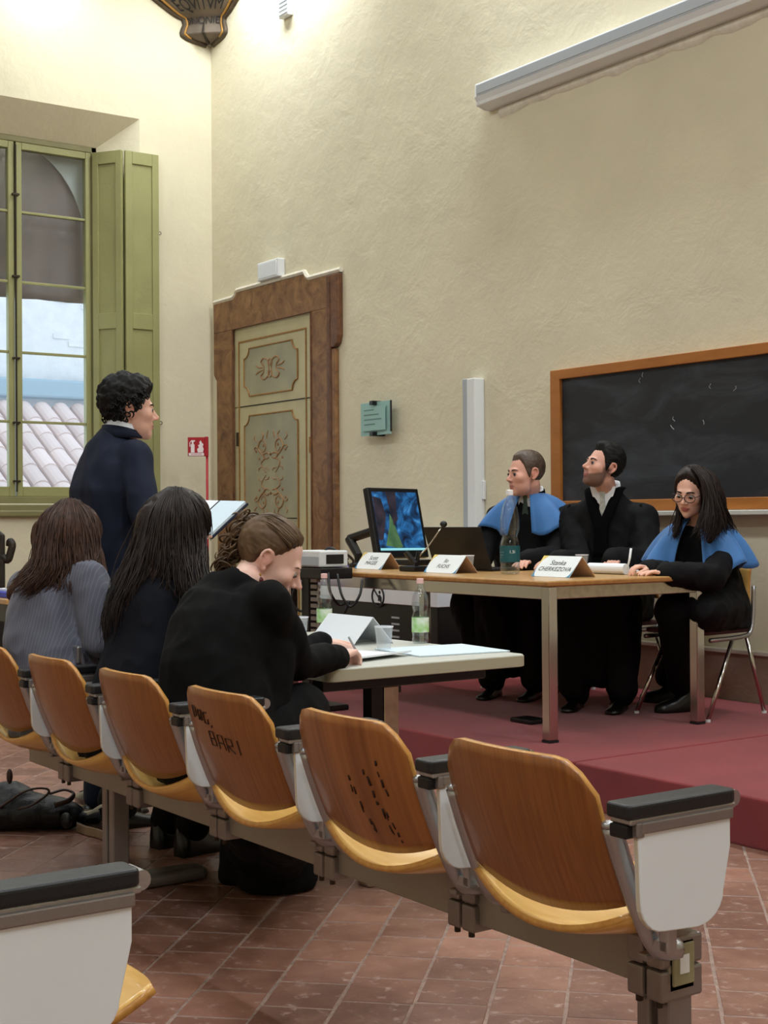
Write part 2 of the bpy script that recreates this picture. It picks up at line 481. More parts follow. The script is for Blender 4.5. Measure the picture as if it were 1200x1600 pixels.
def tile_variant(k):
    rnd = random.Random(k); h = TS / 2 - 0.0030; g = G()
    cs = [(-h, -h), (h, -h), (h, h), (-h, h)]
    cs = [(x + rnd.uniform(-.0018, .0018), y + rnd.uniform(-.0018, .0018)) for x, y in cs]
    vs = [(x, y, -0.02) for x, y in cs] + [(x, y, -0.003) for x, y in cs] + [(x * 0.972, y * 0.972, rnd.uniform(-.0012, 0.0006)) for x, y in cs]
    fs = [(0, 1, 5, 4), (1, 2, 6, 5), (2, 3, 7, 6), (3, 0, 4, 7), (4, 5, 9, 8), (5, 6, 10, 9), (6, 7, 11, 10), (7, 4, 8, 11), (8, 9, 10, 11)]
    return vs, fs
tv = [tile_variant(k) for k in range(10)]
tmesh = []
for vs, fs in tv:
    g = G(); g.add(vs, fs); tmesh.append(g.mesh('tile', ['terracotta']))
spots = []
ex, ey = Vector((1, 1, 0)).normalized(), Vector((-1, 1, 0)).normalized()
for i in range(-95, 60):
    off = random.Random(i * 7 + 1).uniform(0, TS)
    for j in range(-60, 95):
        p = ex * (-0.725 + (i + 0.5) * TS) + ey * (j * TS + off)
        if p.y > STAGE_V + 0.02 and -8.0 < p.x < 3.0: continue
        if not (UL + .1 < p.x < UR - .1 and VF + .1 < p.y < VW - .1): continue
        x, y, Y = proj(p)
        if Y < 1.2 or not (-60 < x < 1260 and 820 < y < 1680): Y = 100 + abs(Y)
        spots.append((Y, p))
spots.sort(key=lambda s: s[0])
rest = G()
for k, (Y, p) in enumerate(spots):
    v = random.randrange(10); q = random.randrange(4)
    rot = Matrix.Rotation(PI / 4 + q * PI / 2, 4, 'Z'); rot.translation = (p.x, p.y, 0)
    if k < 300:
        o = bpy.data.objects.new('tile', tmesh[v]); col.objects.link(o); o.parent = floor; o.matrix_basis = rot
    else:
        rest.add([rot @ Vector(a) for a in tv[v][0]], tv[v][1])
if rest.v:
    o = rest.build('tile_field', 'terracotta', floor); o['kind'] = 'stuff'

# ---- walls and ceiling
g = G().box(UL - 0.3, UR, VW, VW + 0.3, -0.2, ZC)
wall_back = struct(g.build('wall_back', 'plaster'), 'tall cream plaster wall behind the blackboard')
WV0, WV1, WZ0, WZ1 = 3.37, 5.474, 1.30, 4.757       # window opening on the room side
FV0, FV1, FZ0, FZ1 = 3.68, 5.165, 1.36, 4.505       # at the frame
UF = UL - 0.25
def ring(u, a): return [(u, a[0], a[2]), (u, a[1], a[2]), (u, a[1], a[3]), (u, a[0], a[3])]
g = G()
A_ = ring(UL, (VF, VW + 0.3, -0.2, ZC)); B_ = ring(UL, (WV0, WV1, WZ0, WZ1)); C_ = ring(UF + 0.02, (FV0, FV1, FZ0, FZ1)); C2_ = ring(UF - 0.12, (FV0, FV1, FZ0, FZ1)); D_ = ring(UF - 0.12, (VF, VW + 0.3, -0.2, ZC))
g.add(A_ + B_ + C_ + C2_ + D_, [(i + 4 * k, (i + 1) % 4 + 4 * k, (i + 1) % 4 + 4 * (k + 1), i + 4 * (k + 1)) for k in range(4) for i in range(4)] + [(16 + i, 16 + (i + 1) % 4, (i + 1) % 4, i) for i in range(4)])
wall_left = struct(g.build('wall_left', 'plaster', recalc=True), 'cream plaster wall with the tall window')
struct(G().box(UR, UR + 0.3, VF, VW + 0.3, -0.2, ZC).build('wall_right', 'plaster'), 'plaster end wall')
struct(G().box(UL - 0.3, UR + 0.3, VF - 0.3, VF, -0.2, ZC).build('wall_front', 'plaster'), 'plaster wall of the rear of the hall')
struct(G().box(UL - 0.3, UR + 0.3, VF - 0.3, VW + 0.3, ZC, ZC + 0.2).build('ceiling', 'plaster'), 'plain plaster ceiling')

# ---- dado under the blackboard
d = empty('trim_1', (-6, VW, STAGE_Z)); struct(d, 'brownish dado with a white ledge behind the judges'); 
d.location = (0, 0, 0)
G().box(-9.2, UR, VW - 0.04, VW + 0.02, 0.0, 0.445).build('plinth', 'dado', d)
G().box(-9.2, UR, VW - 0.06, VW + 0.02, 0.445, 0.468).build('ledge', 'dado_ledge', d, bevel=0.004)

# ---- stage: carpeted platforms with a joint
st = struct(empty('floor_stage', (0, 0, 0)), 'low dais covered in dark red carpet')
for x0, x1 in ((-8.0, -4.405), (-4.395, -0.9), (-0.89, 3.0)):
    G().box(x0, x1, STAGE_V, VW - 0.041, -0.004, STAGE_Z).build('platform', 'carpet', st, bevel=0.012, seg=3)

# ---- window
win = struct(empty('window_1', (0, 0, 0)), 'tall olive green casement window with bifold shutters')
g = G()
for (a, b, c, e) in ((FV0, FV0 + 0.05, FZ0, FZ1), (FV1 - 0.05, FV1, FZ0, FZ1), (FV0, FV1, FZ1 - 0.05, FZ1), (FV0, FV1, FZ0, FZ0 + 0.06)):
    g.box(UF - 0.08, UF + 0.02, a, b, c, e)
g.build('window_frame', 'green_paint_dark', win, bevel=0.006)
bars = [atu(85, y, UF).z for y in (338, 446, 554, 661)]
VM = 4.42
for (a, b) in ((FV0 + 0.05, VM - 0.008), (VM + 0.008, FV1 - 0.05)):
    z0, z1 = FZ0 + 0.06, FZ1 - 0.05
    s = G()
    s.box(UF - 0.05, UF + 0.015, a, a + 0.052, z0, z1).box(UF - 0.05, UF + 0.015, b - 0.052, b, z0, z1)
    s.box(UF - 0.05, UF + 0.015, a + .052, b - .052, z0, z0 + 0.085).box(UF - 0.05, UF + 0.015, a + .052, b - .052, z1 - 0.06, z1)
    sash = s.build('sash', 'green_paint', win, bevel=0.005)
    for z in bars: G().box(UF - 0.035, UF + 0.005, a + .052, b - .052, z - 0.011, z + 0.011).build('glazing_bar', 'green_paint', sash, bevel=0.004)
    zs = [z0 + 0.085] + sorted(bars) + [z1 - 0.06]
    for z, zz in zip(zs, zs[1:]): G().box(UF - 0.022, UF - 0.018, a + .05, b - .05, z, zz).build('pane', 'glass', sash)
g = G().tube([(UF + 0.03, VM, FZ0 + 0.1), (UF + 0.03, VM, FZ1 - 0.08)], 0.008)
for z in (1.55, 2.05, 2.6, 3.3, 4.0): g.box(UF + 0.015, UF + 0.045, VM - 0.03, VM + 0.03, z - 0.008, z + 0.008)
g.build('espagnolette_bolt', 'iron', win, smooth=False)
G().box(UF - 0.05, UL + 0.03, WV0 + .12, WV1 - .12, WZ0 - 0.02, WZ0 + 0.05).build('window_sill', 'green_paint_dark', win, bevel=0.01)
G().box(UL - 0.002, UL + 0.05, 3.4, 5.62, 1.245, 1.30).build('sill_moulding', 'green_paint_dark', win, bevel=0.012)

def shutter_leaf(p0, p1, z0, z1, splits):
    p0, p1 = Vector(p0), Vector(p1); ex = p1 - p0; w = ex.length; ex.normalize(); n = Vector((-ex.y, ex.x, 0)) * -1
    if n.x < 0: n = -n
    t = 0.036; stile = w * 0.2; g = G(); ez = Vector((0, 0, 1))
    def slab(a, b, c, e, y0, y1, gg):
        gg.prism([(a, c), (b, c), (b, e), (a, e)], p0 + n * y0, ex, ez, n * (y1 - y0))
    slab(0, stile, z0, z1, 0, t, g); slab(w - stile, w, z0, z1, 0, t, g)
    zz = [z0] + splits + [z1]
    rails = [(z0, z0 + 0.12)] + [(s - 0.07, s + 0.07) for s in splits] + [(z1 - 0.11, z1)]
    for a, b in rails: slab(stile, w - stile, a, b, 0, t, g)
    leaf = g.build('shutter_leaf', 'green_paint', win, bevel=0.004)
    for (a, b), (c, e) in zip(rails, rails[1:]):
        pg = G(); slab(stile - .005, w - stile + .005, b - .005, c + .005, 0.008, t - 0.014, pg); pg.build('shutter_panel', 'green_paint', leaf, bevel=0.004)
    return leaf
SPL = [atu(215, 503, UL).z]
shutter_leaf((UF + 0.03, 5.14, 0), (UL + 0.02, 5.305, 0), 1.36, 4.45, SPL)
shutter_leaf((UL + 0.012, 5.315, 0), (UL + 0.012, 5.635, 0), 1.36, 4.45, SPL)
g = G()
for z in (atu(247, 365, UL).z, atu(248, 661, UL).z):
    c = Vector((UL + 0.02, 5.655, z)); g.tube([c + Vector((0, math.cos(w) * .014, math.sin(w) * .014)) for w in np.linspace(0, 2 * PI, 13)], 0.003, 5)
g.build('shutter_ring', 'iron', win)

# hanging fabric blind outside the panes
bl = G(); rows = []
zb = atu(85, 471, UF - 0.16).z
for j in range(22):
    t = j / 21; r = []
    for i in range(26):
        s = i / 25; v = lerp(FV0 + 0.02, FV1 - 0.02, s); z = lerp(zb, FZ1 - 0.02, t)
        pull = math.exp(-((v - 4.72) / 0.08) ** 2) * math.exp(-((t - 0.1) / 0.1) ** 2)
        r.append((UF - 0.16 + 0.012 * math.sin(v * 30) * (1 - t) - 0.03 * pull, v, z + 0.02 * pull))
    rows.append(r)
mat('blind', (150, 132, 128), 0.9, var=0.06, scale=3)
bl.grid(rows)
o = bl.build('outside_blind', 'blind', win, smooth=True)
md = o.modifiers.new('t', 'SOLIDIFY'); md.thickness = 0.003
# pale arched board above the blind line, seen through the top panes
poly = [(5.15, 4.5)] + [(4.42 + 0.73 * (1 - math.cos(w)) ** 0.9 * 0 + 0.72 * math.sin(w), 3.55 + 0.95 * math.cos(w)) for w in np.linspace(0.05, PI / 2 - 0.05, 14)][::-1]
mat('pale_board', (206, 206, 198), 0.8)
G().prism([(a, b) for a, b in poly], (UF - 0.13, 0, 0), (0, 1, 0), (0, 0, 1), (0.008, 0, 0)).build('arch_board', 'pale_board', win)

# ---- across the street: whitewashed wall, gutter and a tiled roof
mat('whitewash', (214, 214, 216), 0.9, var=0.05, scale=6, bump=0.02, bscale=7)
mat('gutter', (150, 172, 186), 0.5)
mat('roof_tile', (214, 196, 192), 0.9, rand=0.12)
nb = struct(empty('exterior_1', (0, 0, 0)), 'pale neighbouring house seen through the window')
G().box(UL - 6.3, UL - 6.0, 5.0, 14, -3.0, 8.0).build('house_wall', 'whitewash', nb)
for k in range(26):
    zz, vv = random.uniform(3.4, 4.8), random.uniform(7.0, 9.6)
    G().box(UL - 6.0, UL - 5.985, vv, vv + 0.22, zz, zz + 0.06).build('brick', 'whitewash', nb)
G().box(UL - 6.0, UL - 5.75, 5.0, 9.05, 2.78, 3.02).build('gutter', 'gutter', nb, bevel=0.03)
G().box(UL - 6.0, UL - 5.6, 9.1, 9.5, -1.0, 6.0).build('corner_pier', 'whitewash', nb)
G().tube([(UL - 5.55, 9.2, 6), (UL - 5.5, 9.35, 2.2), (UL - 5.5, 9.4, 0)], 0.012, 6).build('cable', 'black_rubber', nb)
tl = G(); rows = []
for j in range(2):
    rows.append([(0.11 * math.cos(w), -0.24 + 0.48 * j, (0.095 if j else 0.115) * math.sin(w)) for w in np.linspace(0, PI, 8)])
tl.grid(rows); tl.grid([[(x * .9, y, z * .86) for x, y, z in r] for r in rows])
tl.grid([rows[0], [(x * .9, y, z * .86) for x, y, z in rows[0]]])
tmr = tl.mesh('roof_tile', ['roof_tile'])
roof = G().prism([(-2.6, 0.75), (-5.8, 2.6), (-5.8, 2.5), (-2.6, 0.65)], (UL, 5.0, 0), (1, 0, 0), (0, 0, 1), (0, 4.05, 0)).build('roof', 'whitewash', nb)
sl = math.atan2(1.85, 3.2)
for i in range(16):
    for j in range(9):
        o = bpy.data.objects.new('roof_tile', tmr); col.objects.link(o); o.parent = roof
        x = -2.75 - j * 0.36; z = 0.78 + (-x - 2.6) * math.tan(sl)
        o.rotation_euler = (-sl * -1, 0, PI / 2); o.location = (UL + x, 5.15 + i * 0.245, z)

# ---- the painted door in its marbled surround
VD = VW - 0.0
door = struct(empty('door_1', (0, 0, 0)), 'old painted panel door in a brown marbled surround')
def wall_pt(px, py, lift=0.0): p = atv(px, py, VW - lift); return Vector((p.x, VW - lift, p.z))
DX0, DX1, DZ = -11.04, -9.745, 2.893
OX0, OX1, EX0, EX1 = -11.345, -9.385, -11.40, -9.325
Y_ = Vector((0, -1, 0))
def wprism(poly, y0, y1, name, m, parent, bevel=0.0):
    return G().prism(poly, (0, VW - y0, 0), (1, 0, 0), (0, 0, 1), (0, -(y1 - y0), 0)).build(name, m, parent, bevel=bevel)
def ear(x, s): return x
# jambs
wprism([(OX0, 0), (DX0, 0), (DX0, DZ), (OX0, DZ)], 0, 0.035, 'jamb', 'marble_paint', door, 0.006)
wprism([(DX1, 0), (-9.50, 0), (-9.50, DZ), (DX1, DZ)], 0, 0.035, 'jamb', 'marble_paint', door, 0.006)
wprism([(-9.50, 0), (-9.44, 0), (-9.44, 3.15), (-9.50, 3.15)], 0, 0.05, 'jamb_moulding', 'marble_paint_dark', door, 0.012)
wprism([(-9.44, 0), (OX1, 0), (OX1, 2.56), (-9.44, 2.56)], 0, 0.04, 'outer_moulding', 'marble_paint', door, 0.01)
# ears
wprism([(-9.44, 2.57), (OX1, 2.57), (EX1 - .02, 2.60), (EX1, 2.66), (EX1, 3.15), (-9.44, 3.15)], 0, 0.05, 'ear', 'marble_paint_dark', door, 0.01)
wprism([(EX0, 2.52), (OX0, 2.46), (OX0, DZ), (EX0, DZ)], 0, 0.035, 'ear', 'marble_paint', door, 0.006)
# header
hd = [(EX0, DZ), (-9.50, DZ), (-9.50, 3.155), (-9.79, 3.155), (-9.83, 3.175), (-9.86, 3.212), (-10.98, 3.212), (-11.01, 3.18), (-11.05, 3.16), (EX0, 3.16)]
wprism(hd, 0, 0.035, 'header', 'marble_paint', door, 0.006)
top = [(EX0, 3.165), (-11.05, 3.168), (-11.01, 3.185), (-10.985, 3.222), (-9.855, 3.222), (-9.825, 3.182), (-9.79, 3.163), (-9.32, 3.163)]
mat('rim_plaster', (222, 214, 196), 0.9, var=0.08, scale=20)
G().tube([(x, VW - 0.02, z + 0.012) for x, z in top], 0.022, 6).build('plaster_rim', 'rim_plaster', door)
# bevelled moulding round the leaf
G().tube([(DX0, VW - 0.035, 0), (DX0, VW - 0.035, DZ), (DX1, VW - 0.035, DZ), (DX1, VW - 0.035, 0)], 0.012, 6).build('inner_moulding', 'marble_paint_dark', door)
# leaf boards: fixed top panel and lower leaf
sp = 2.20
leafs = []
for (a, b) in ((0.0, sp - 0.004), (sp + 0.004, DZ)):
    leafs.append(wprism([(DX0, a), (DX1, a), (DX1, b), (DX0, b)], 0, 0.018, 'leaf', 'door_cream', door))
for x in (-10.965, -9.855):
    wprism([(x, 0), (x + 0.014, 0), (x + 0.014, DZ - 0.13), (x, DZ - 0.13)], 0.018, 0.024, 'bead', 'ochre', door)
wprism([(-10.965, DZ - 0.13), (-9.841, DZ - 0.13), (-9.841, DZ - 0.116), (-10.965, DZ - 0.116)], 0.018, 0.024, 'bead', 'ochre', door)
# panels with scooped corners
def scooped(x0, x1, z0, z1, r, bottom=True):
    out = []
    for (cx, cz, a0, a1) in ((x1, z1, 1.5 * PI, PI), (x0, z1, 0, -PI / 2), (x0, z0, PI / 2, 0), (x1, z0, PI, PI / 2)):
        if cz == z0 and not bottom: out.append((cx, cz)); continue
        for k in range(7):
            w = lerp(a0, a1, k / 6); out.append((cx + r * math.cos(w), cz + r * math.sin(w)))
    return out
PX0, PX1 = -10.86, -9.975
up = scooped(PX0, PX1, 2.285, 2.70, 0.085)
lo = scooped(PX0, PX1, 0.15, 2.115, 0.085)
for poly, lf in ((up, leafs[1]), (lo, leafs[0])):
    wprism(poly, 0.018, 0.022, 'panel', 'door_panel', lf)
    G().tube([(x, VW - 0.024, z) for x, z in poly + poly[:1]], 0.007, 5).build('panel_bead', 'ochre', lf)
# scroll ornaments (drawn on one half, mirrored about the axis)
XC = (PX0 + PX1) / 2
def spiral(cx, cz, r, turns, a0, sgn=1, n=26):
    return [(cx + r * (1 - t * .85) * math.cos(a0 + sgn * t * turns * 2 * PI), cz + r * (1 - t * .85) * math.sin(a0 + sgn * t * turns * 2 * PI)) for t in np.linspace(0, 1, n)]
def orn(g, pts, r):
    for s in (1, -1):
        g.tube([(XC + s * x, VW - 0.024, z) for x, z in pts], [r * .62 * (0.45 + 0.55 * math.sin(PI * min(1, (i + 1) / len(pts)))) for i in range(len(pts))], 5)
def cat2(pts, n=6): return [(p.x, p.y) for p in catmull([Vector((a, b, 0)) for a, b in pts], n)]
g = G()
zc = 1.60
for m in (1, -1):
    f = lambda a, b: (a * .8, zc + m * b * .5)
    orn(g, cat2([f(.10, .02), f(.17, .12), f(.19, .20), f(.12, .27), f(.20, .36), f(.26, .46), f(.20, .58), f(.12, .55), f(.10, .44), f(.16, .38), f(.20, .44)]), 0.011)
    orn(g, cat2([f(.03, .28), f(.10, .26), f(.15, .33), f(.07, .36), f(.03, .33)]), 0.012)
    orn(g, cat2([f(.24, .44), f(.31, .47), f(.34, .44), f(.32, .40)]), 0.009)
    orn(g, cat2([f(.18, .58), f(.15, .66), f(.19, .72)]), 0.010)
    orn(g, cat2([f(.08, .60), f(.07, .68), f(.05, .74)]), 0.009)
    orn(g, cat2([f(.29, .56), f(.34, .62), f(.32, .68)]), 0.008)
    orn(g, cat2([f(.19, .12), f(.24, .10), f(.25, .05)]), 0.008)
    orn(g, cat2([f(.12, .10), f(.06, .09), f(.03, .05)]), 0.007)
    for a, b in ((.30, .40), (.0, .33), (.24, .27), (.15, .49)):
        for s in (1, -1): g.ell((XC + s * a * .8, VW - 0.024, zc + m * b * .5), (.014, .005, .014), nu=8, nv=5)
g.build('painted_scrollwork', 'ornament', leafs[0])
g = G(); zc2 = 2.50
for m in (1, -1):
    f = lambda a, b: (a, zc2 + m * b)
    orn(g, cat2([f(.0, .02), f(.04, .07), f(.11, .09), f(.15, .06), f(.11, .03), f(.10, .0)]), 0.012)
    orn(g, cat2([f(.12, .01), f(.19, .02), f(.24, .04)]), 0.011)
    orn(g, cat2([f(.02, .0), f(.03, .06), f(.0, .08)]), 0.011)
g.build('painted_crest', 'ornament', leafs[1])
# old cracks between the boards, hinges, latch plate
g = G(); g.box(PX0 + .02, PX1 - .02, VW - 0.0235, VW - 0.022, 1.215, 1.224); g.box(DX0 + .1, DX1, VW - 0.0215, VW - 0.017, sp - 0.005, sp + 0.005)
g.build('crack', 'crack', leafs[0])
for z in (1.75, 0.6): wprism([(-9.80, z), (-9.775, z), (-9.775, z + .13), (-9.80, z + .13)], 0.018, 0.03, 'hinge', 'ochre', leafs[0], 0.004)
wprism([(-11.0, 1.86), (-10.965, 1.86), (-10.965, 1.98), (-11.0, 1.98)], 0.018, 0.032, 'latch_plate', 'iron', leafs[0], 0.004)

# ---- painted stucco bracket in the corner of the vault
sh = struct(empty('trim_2', (0, 0, 0)), 'painted stucco cartouche bracket in the wall corner')
def sh_width(z):   # reach along each wall from the corner, by height
    pts = [(5.535, 0.05), (5.55, 0.18), (5.565, 0.25), (5.585, 0.29), (5.62, 0.28), (5.68, 0.255), (5.73, 0.28), (5.755, 0.37), (5.79, 0.44), (5.85, 0.56), (5.95, 0.74), (6.2, 1.0), (6.6, 1.25), (6.99, 1.4)]
    for (a, b), (c, e) in zip(pts, pts[1:]):
        if z <= c: return lerp(b, e, max(0, (z - a) / (c - a)))
    return pts[-1][1]
zs = [5.535, 5.542, 5.55, 5.558, 5.565, 5.575, 5.585, 5.592, 5.6, 5.615, 5.64, 5.67, 5.70, 5.73, 5.75, 5.765, 5.78, 5.80, 5.84, 5.87, 5.90, 5.95, 6.0, 6.1, 6.2, 6.4, 6.6, 6.99]
def sh_pt(s, z, lift=0.0):   # s in -1..1 across the face
    w = sh_width(z); a = Vector((UL, VW - w, z)); b = Vector((UL + w, VW, z)); m = a.lerp(b, (s + 1) / 2)
    bul = (1 - s * s) * w * 0.10
    return m + Vector((1, -1, 0)).normalized() * (bul + lift)
g = G(); g.grid([[sh_pt(s, z) for s in np.linspace(-1, 1, 17)] for z in zs])
g.build('shield_face', 'stucco_shield', sh, smooth=True)
for s in (-1, 1):
    G().tube([sh_pt(s, z, 0.006) for z in zs], 0.03, 7).build('shield_rim', 'shield_rim', sh, smooth=True)
    G().tube([sh_pt(s * 0.86, z, 0.012) for z in zs[3:]], 0.011, 6).build('gilt_line', 'gilt', sh, smooth=True)
G().tube([sh_pt(0, 5.54, 0.01), sh_pt(0, 5.58, 0.02), sh_pt(0.0, 5.68, 0.012)], [0.02, 0.012, 0.006], 6).build('shield_crack', 'crack', sh)
for body, size, z in (('EQVITVM', 0.10, 5.79), ('BONONIEN\u00b7', 0.08, 5.695)):
    me = text_mesh(body, size); c = coords(me); out = []
    for x, y, _ in c:
        zz = z + y; w = sh_width(z) ; out.append(sh_pt(max(-1, min(1, x / (w * 0.66))), zz, 0.012))
    me.from_pydata  # mesh kept, coordinates moved on to the bracket face
    set_coords(me, np.array([tuple(p) for p in out]))
    me.materials.clear(); me.materials.append(MATS['ink']); o = bpy.data.objects.new('lettering', me); col.objects.link(o); o.parent = sh

# ================================================================== things on the walls
# ---- blackboard
BX0, BX1, BZ0, BZ1 = -6.845, -3.6, 1.245, 2.152
bb = empty('blackboard', (BX0, VW, BZ0)); bb.location = (0, 0, 0)
tag(bb, 'large chalk-smeared blackboard in an orange-brown wooden frame on the wall', 'blackboard')
m = MATS['slate']; N, L, b = nodes(m)
tc = N.new('ShaderNodeTexCoord'); mp = N.new('ShaderNodeMapping'); mp.inputs['Scale'].default_value = (1.2, 1, 3.5); L.new(tc.outputs['Object'], mp.inputs['Vector'])
n = N.new('ShaderNodeTexNoise'); n.inputs['Scale'].default_value = 1.6; n.inputs['Detail'].default_value = 7; n.inputs['Roughness'].default_value = 0.6; n.inputs['Distortion'].default_value = 0.8; L.new(mp.outputs['Vector'], n.inputs['Vector'])
cr = N.new('ShaderNodeValToRGB'); cr.color_ramp.elements[0].position = 0.45; cr.color_ramp.elements[0].color = srgb((36, 38, 43)); cr.color_ramp.elements[1].position = 0.95; cr.color_ramp.elements[1].color = srgb((78, 82, 90)); L.new(n.outputs['Fac'], cr.inputs['Fac']); L.new(cr.outputs['Color'], b.inputs['Base Color'])
G().box(BX0 + .08, BX1 - .08, VW - 0.03, VW - 0.002, BZ0 + .06, BZ1 - .05).build('slate_surface', 'slate', bb)
G().box(BX0, BX0 + 0.088, VW - 0.055, VW - 0.001, BZ0, BZ1).build('frame_stile', 'lacquer_oak', bb, bevel=0.004)
G().box(BX1 - .088, BX1, VW - 0.055, VW - 0.001, BZ0, BZ1).build('frame_stile', 'lacquer_oak', bb, bevel=0.004)
G().box(BX0 + .088, BX1 - .088, VW - 0.055, VW - 0.001, BZ1 - 0.062, BZ1).build('frame_rail', 'lacquer_oak', bb, bevel=0.004)
G().box(BX0 + .088, BX1 - .088, VW - 0.055, VW - 0.001, BZ0, BZ0 + 0.068).build('frame_rail', 'lacquer_oak', bb, bevel=0.004)
G().box(BX0 + .3, BX1 - .05, VW - 0.12, VW - 0.001, BZ0 - 0.03, BZ0 - 0.002).build('chalk_tray', 'dado_ledge', bb, bevel=0.005)
g = G(); rnd = random.Random(5)
for px, py in ((1003, 586), (998, 595), (1108, 604), (1150, 607), (1051, 655), (1050, 668), (1100, 660)):
    p = atv(px, py, VW - 0.031); g.tube([(p.x + rnd.uniform(-.02, .02), VW - 0.031, p.z - 0.012), (p.x, VW - 0.031, p.z), (p.x + rnd.uniform(-.015, .015), VW - 0.031, p.z + 0.015)], 0.0022, 4)
g.build('chalk_marks', 'chalk', bb)['kind'] = 'stuff'

# ---- rolled projection screen housing
sc = empty('projection_screen', (0, 0, 0)); tag(sc, 'long white rolled projection screen housing high on the wall', 'projection screen')
S0, S1 = -7.50, -3.4
prof = [(0.0, 3.985), (0.0, 4.165), (0.045, 4.165), (0.125, 4.15), (0.13, 4.06), (0.115, 4.03), (0.115, 4.005), (0.05, 3.985)]
G().prism([(a, b) for a, b in prof], (S0 + .02, VW - 0.001, 0), (0, -1, 0), (0, 0, 1), (S1 - S0 - .04, 0, 0)).build('housing', 'white_plastic', sc, bevel=0.004)
for x in (S0, S1 - .02): G().prism([(a, b) for a, b in prof], (x, VW - 0.001, 0), (0, -1.02, 0), (0, 0, 1), (.02, 0, 0)).build('end_cap', 'white_plastic', sc, bevel=0.004)
G().box(S0 + .02, S1 - .02, VW - 0.1325, VW - 0.128, 4.062, 4.072).build('slot', 'grey_plastic', sc)
G().box(S0 + .02, S1 - .02, VW - 0.134, VW - 0.124, 4.075, 4.14).build('fascia', 'grey_plastic', sc, bevel=0.003)
rows = []
xs = np.linspace(S0 + .12, S1, 90)
for j in range(4):
    r = []
    for x in xs:
        dz = 0.05 + 0.09 * abs(noise.noise((x * 3.1, 0, 1))) + 0.02 * noise.noise((x * 9, 2, 0)); t = j / 3
        r.append((x, VW - 0.001 - 0.022 * math.sin(PI * (0.15 + 0.85 * t)), 3.985 - dz * t))
    rows.append(r)
struct(G().grid(rows).build('trim_3', 'rim_plaster', smooth=True), 'ragged plaster patch under the screen housing')

# ---- glass plaque on stand-offs
pq = empty('glass_plaque', (0, 0, 0)); tag(pq, 'small glass information plaque on black stand-offs beside the door', 'plaque')
pA, pB = atv(561, 640, VW - .09), atv(608, 676, VW - .09)
x0, x1, z0, z1 = pA.x, pB.x, pB.z - .008, pA.z + .045
G().box(x0, x1, VW - .075, VW - .069, z0, z1).build('back_glass', 'plaque_paper', pq, bevel=0.001)
xm = (x0 + x1) / 2
G().box(x0 + .04, x1 - .05, VW - .094, VW - .088, z0 + .035, z1 - .035).build('notice', 'plaque_paper', pq)
for k, (a_, b_) in enumerate(((.0, .55), (.0, .8), (.0, .95), (.0, .6))):
    xa, xb = x0 + .07, x1 - .08; zz = z1 - .06 - k * .036
    G().box(lerp(xa, xb, a_), lerp(xa, xb, b_), VW - .0946, VW - .094, zz - .005, zz + .005).build('notice_line', 'plaque_text', pq)
for z in (z0 + .008, z1 - .008): G().box(xm - .025, xm + .02, VW - .115, VW - .001, z - .016, z + .016).build('stand_off', 'black_plastic', pq, bevel=0.003)
G().box(x1 - .005, x1 + .004, VW - .078, VW - .066, z0 + .02, z1).build('glass_edge', 'black_plastic', pq)

# ---- box above the door, cable duct, socket, upper bracket
ex_ = empty('emergency_light', (0, 0, 0)); tag(ex_, 'small white emergency light box above the painted door', 'light box')
G().box(-10.545, -10.20, VW - .07, VW - .001, 3.245, 3.40).build('housing', 'white_plastic', ex_, bevel=0.008)
G().box(-10.52, -10.225, VW - .074, VW - .068, 3.262, 3.385).build('diffuser', 'white_laminate', ex_, bevel=0.003)
du = empty('cable_duct', (0, 0, 0)); tag(du, 'upright pale grey cable duct left of the blackboard', 'duct')
G().box(-7.66, -7.575, VW - .09, VW - .001, STAGE_Z, 2.168).build('channel', 'white_plastic', du, bevel=0.006)
G().box(-7.715, -7.66, VW - .085, VW - .001, STAGE_Z, 2.17).build('cover', 'grey_plastic', du, bevel=0.006)
so = empty('wall_socket', (0, 0, 0)); tag(so, 'white wall socket beside the cable duct', 'socket')
p = atv(751, 766, VW - .02)
G().box(p.x - .045, p.x + .04, VW - .03, VW - .001, p.z - .065, p.z + .065).build('plate', 'white_plastic', so, bevel=0.006)
for k in (-.035, 0, .035): G().lathe([(.006, 0), (.006, .003)], (0, 0, 0), 8).build('pin_hole', 'black_plastic', so).matrix_basis = Matrix.Translation((p.x, VW - .03, p.z + k)) @ Matrix.Rotation(PI / 2, 4, 'X')
vb = empty('cable_box', (0, 0, 0)); tag(vb, 'small white louvred box high on the wall', 'box')
G().box(-10.2, -10.05, VW - .05, VW - .001, 5.40, 5.56).build('housing', 'white_plastic', vb, bevel=0.006)
for k in range(4): G().box(-10.19, -10.06, VW - .056, VW - .048, 5.42 + k * .034, 5.436 + k * .034).build('louvre', 'grey_plastic', vb)

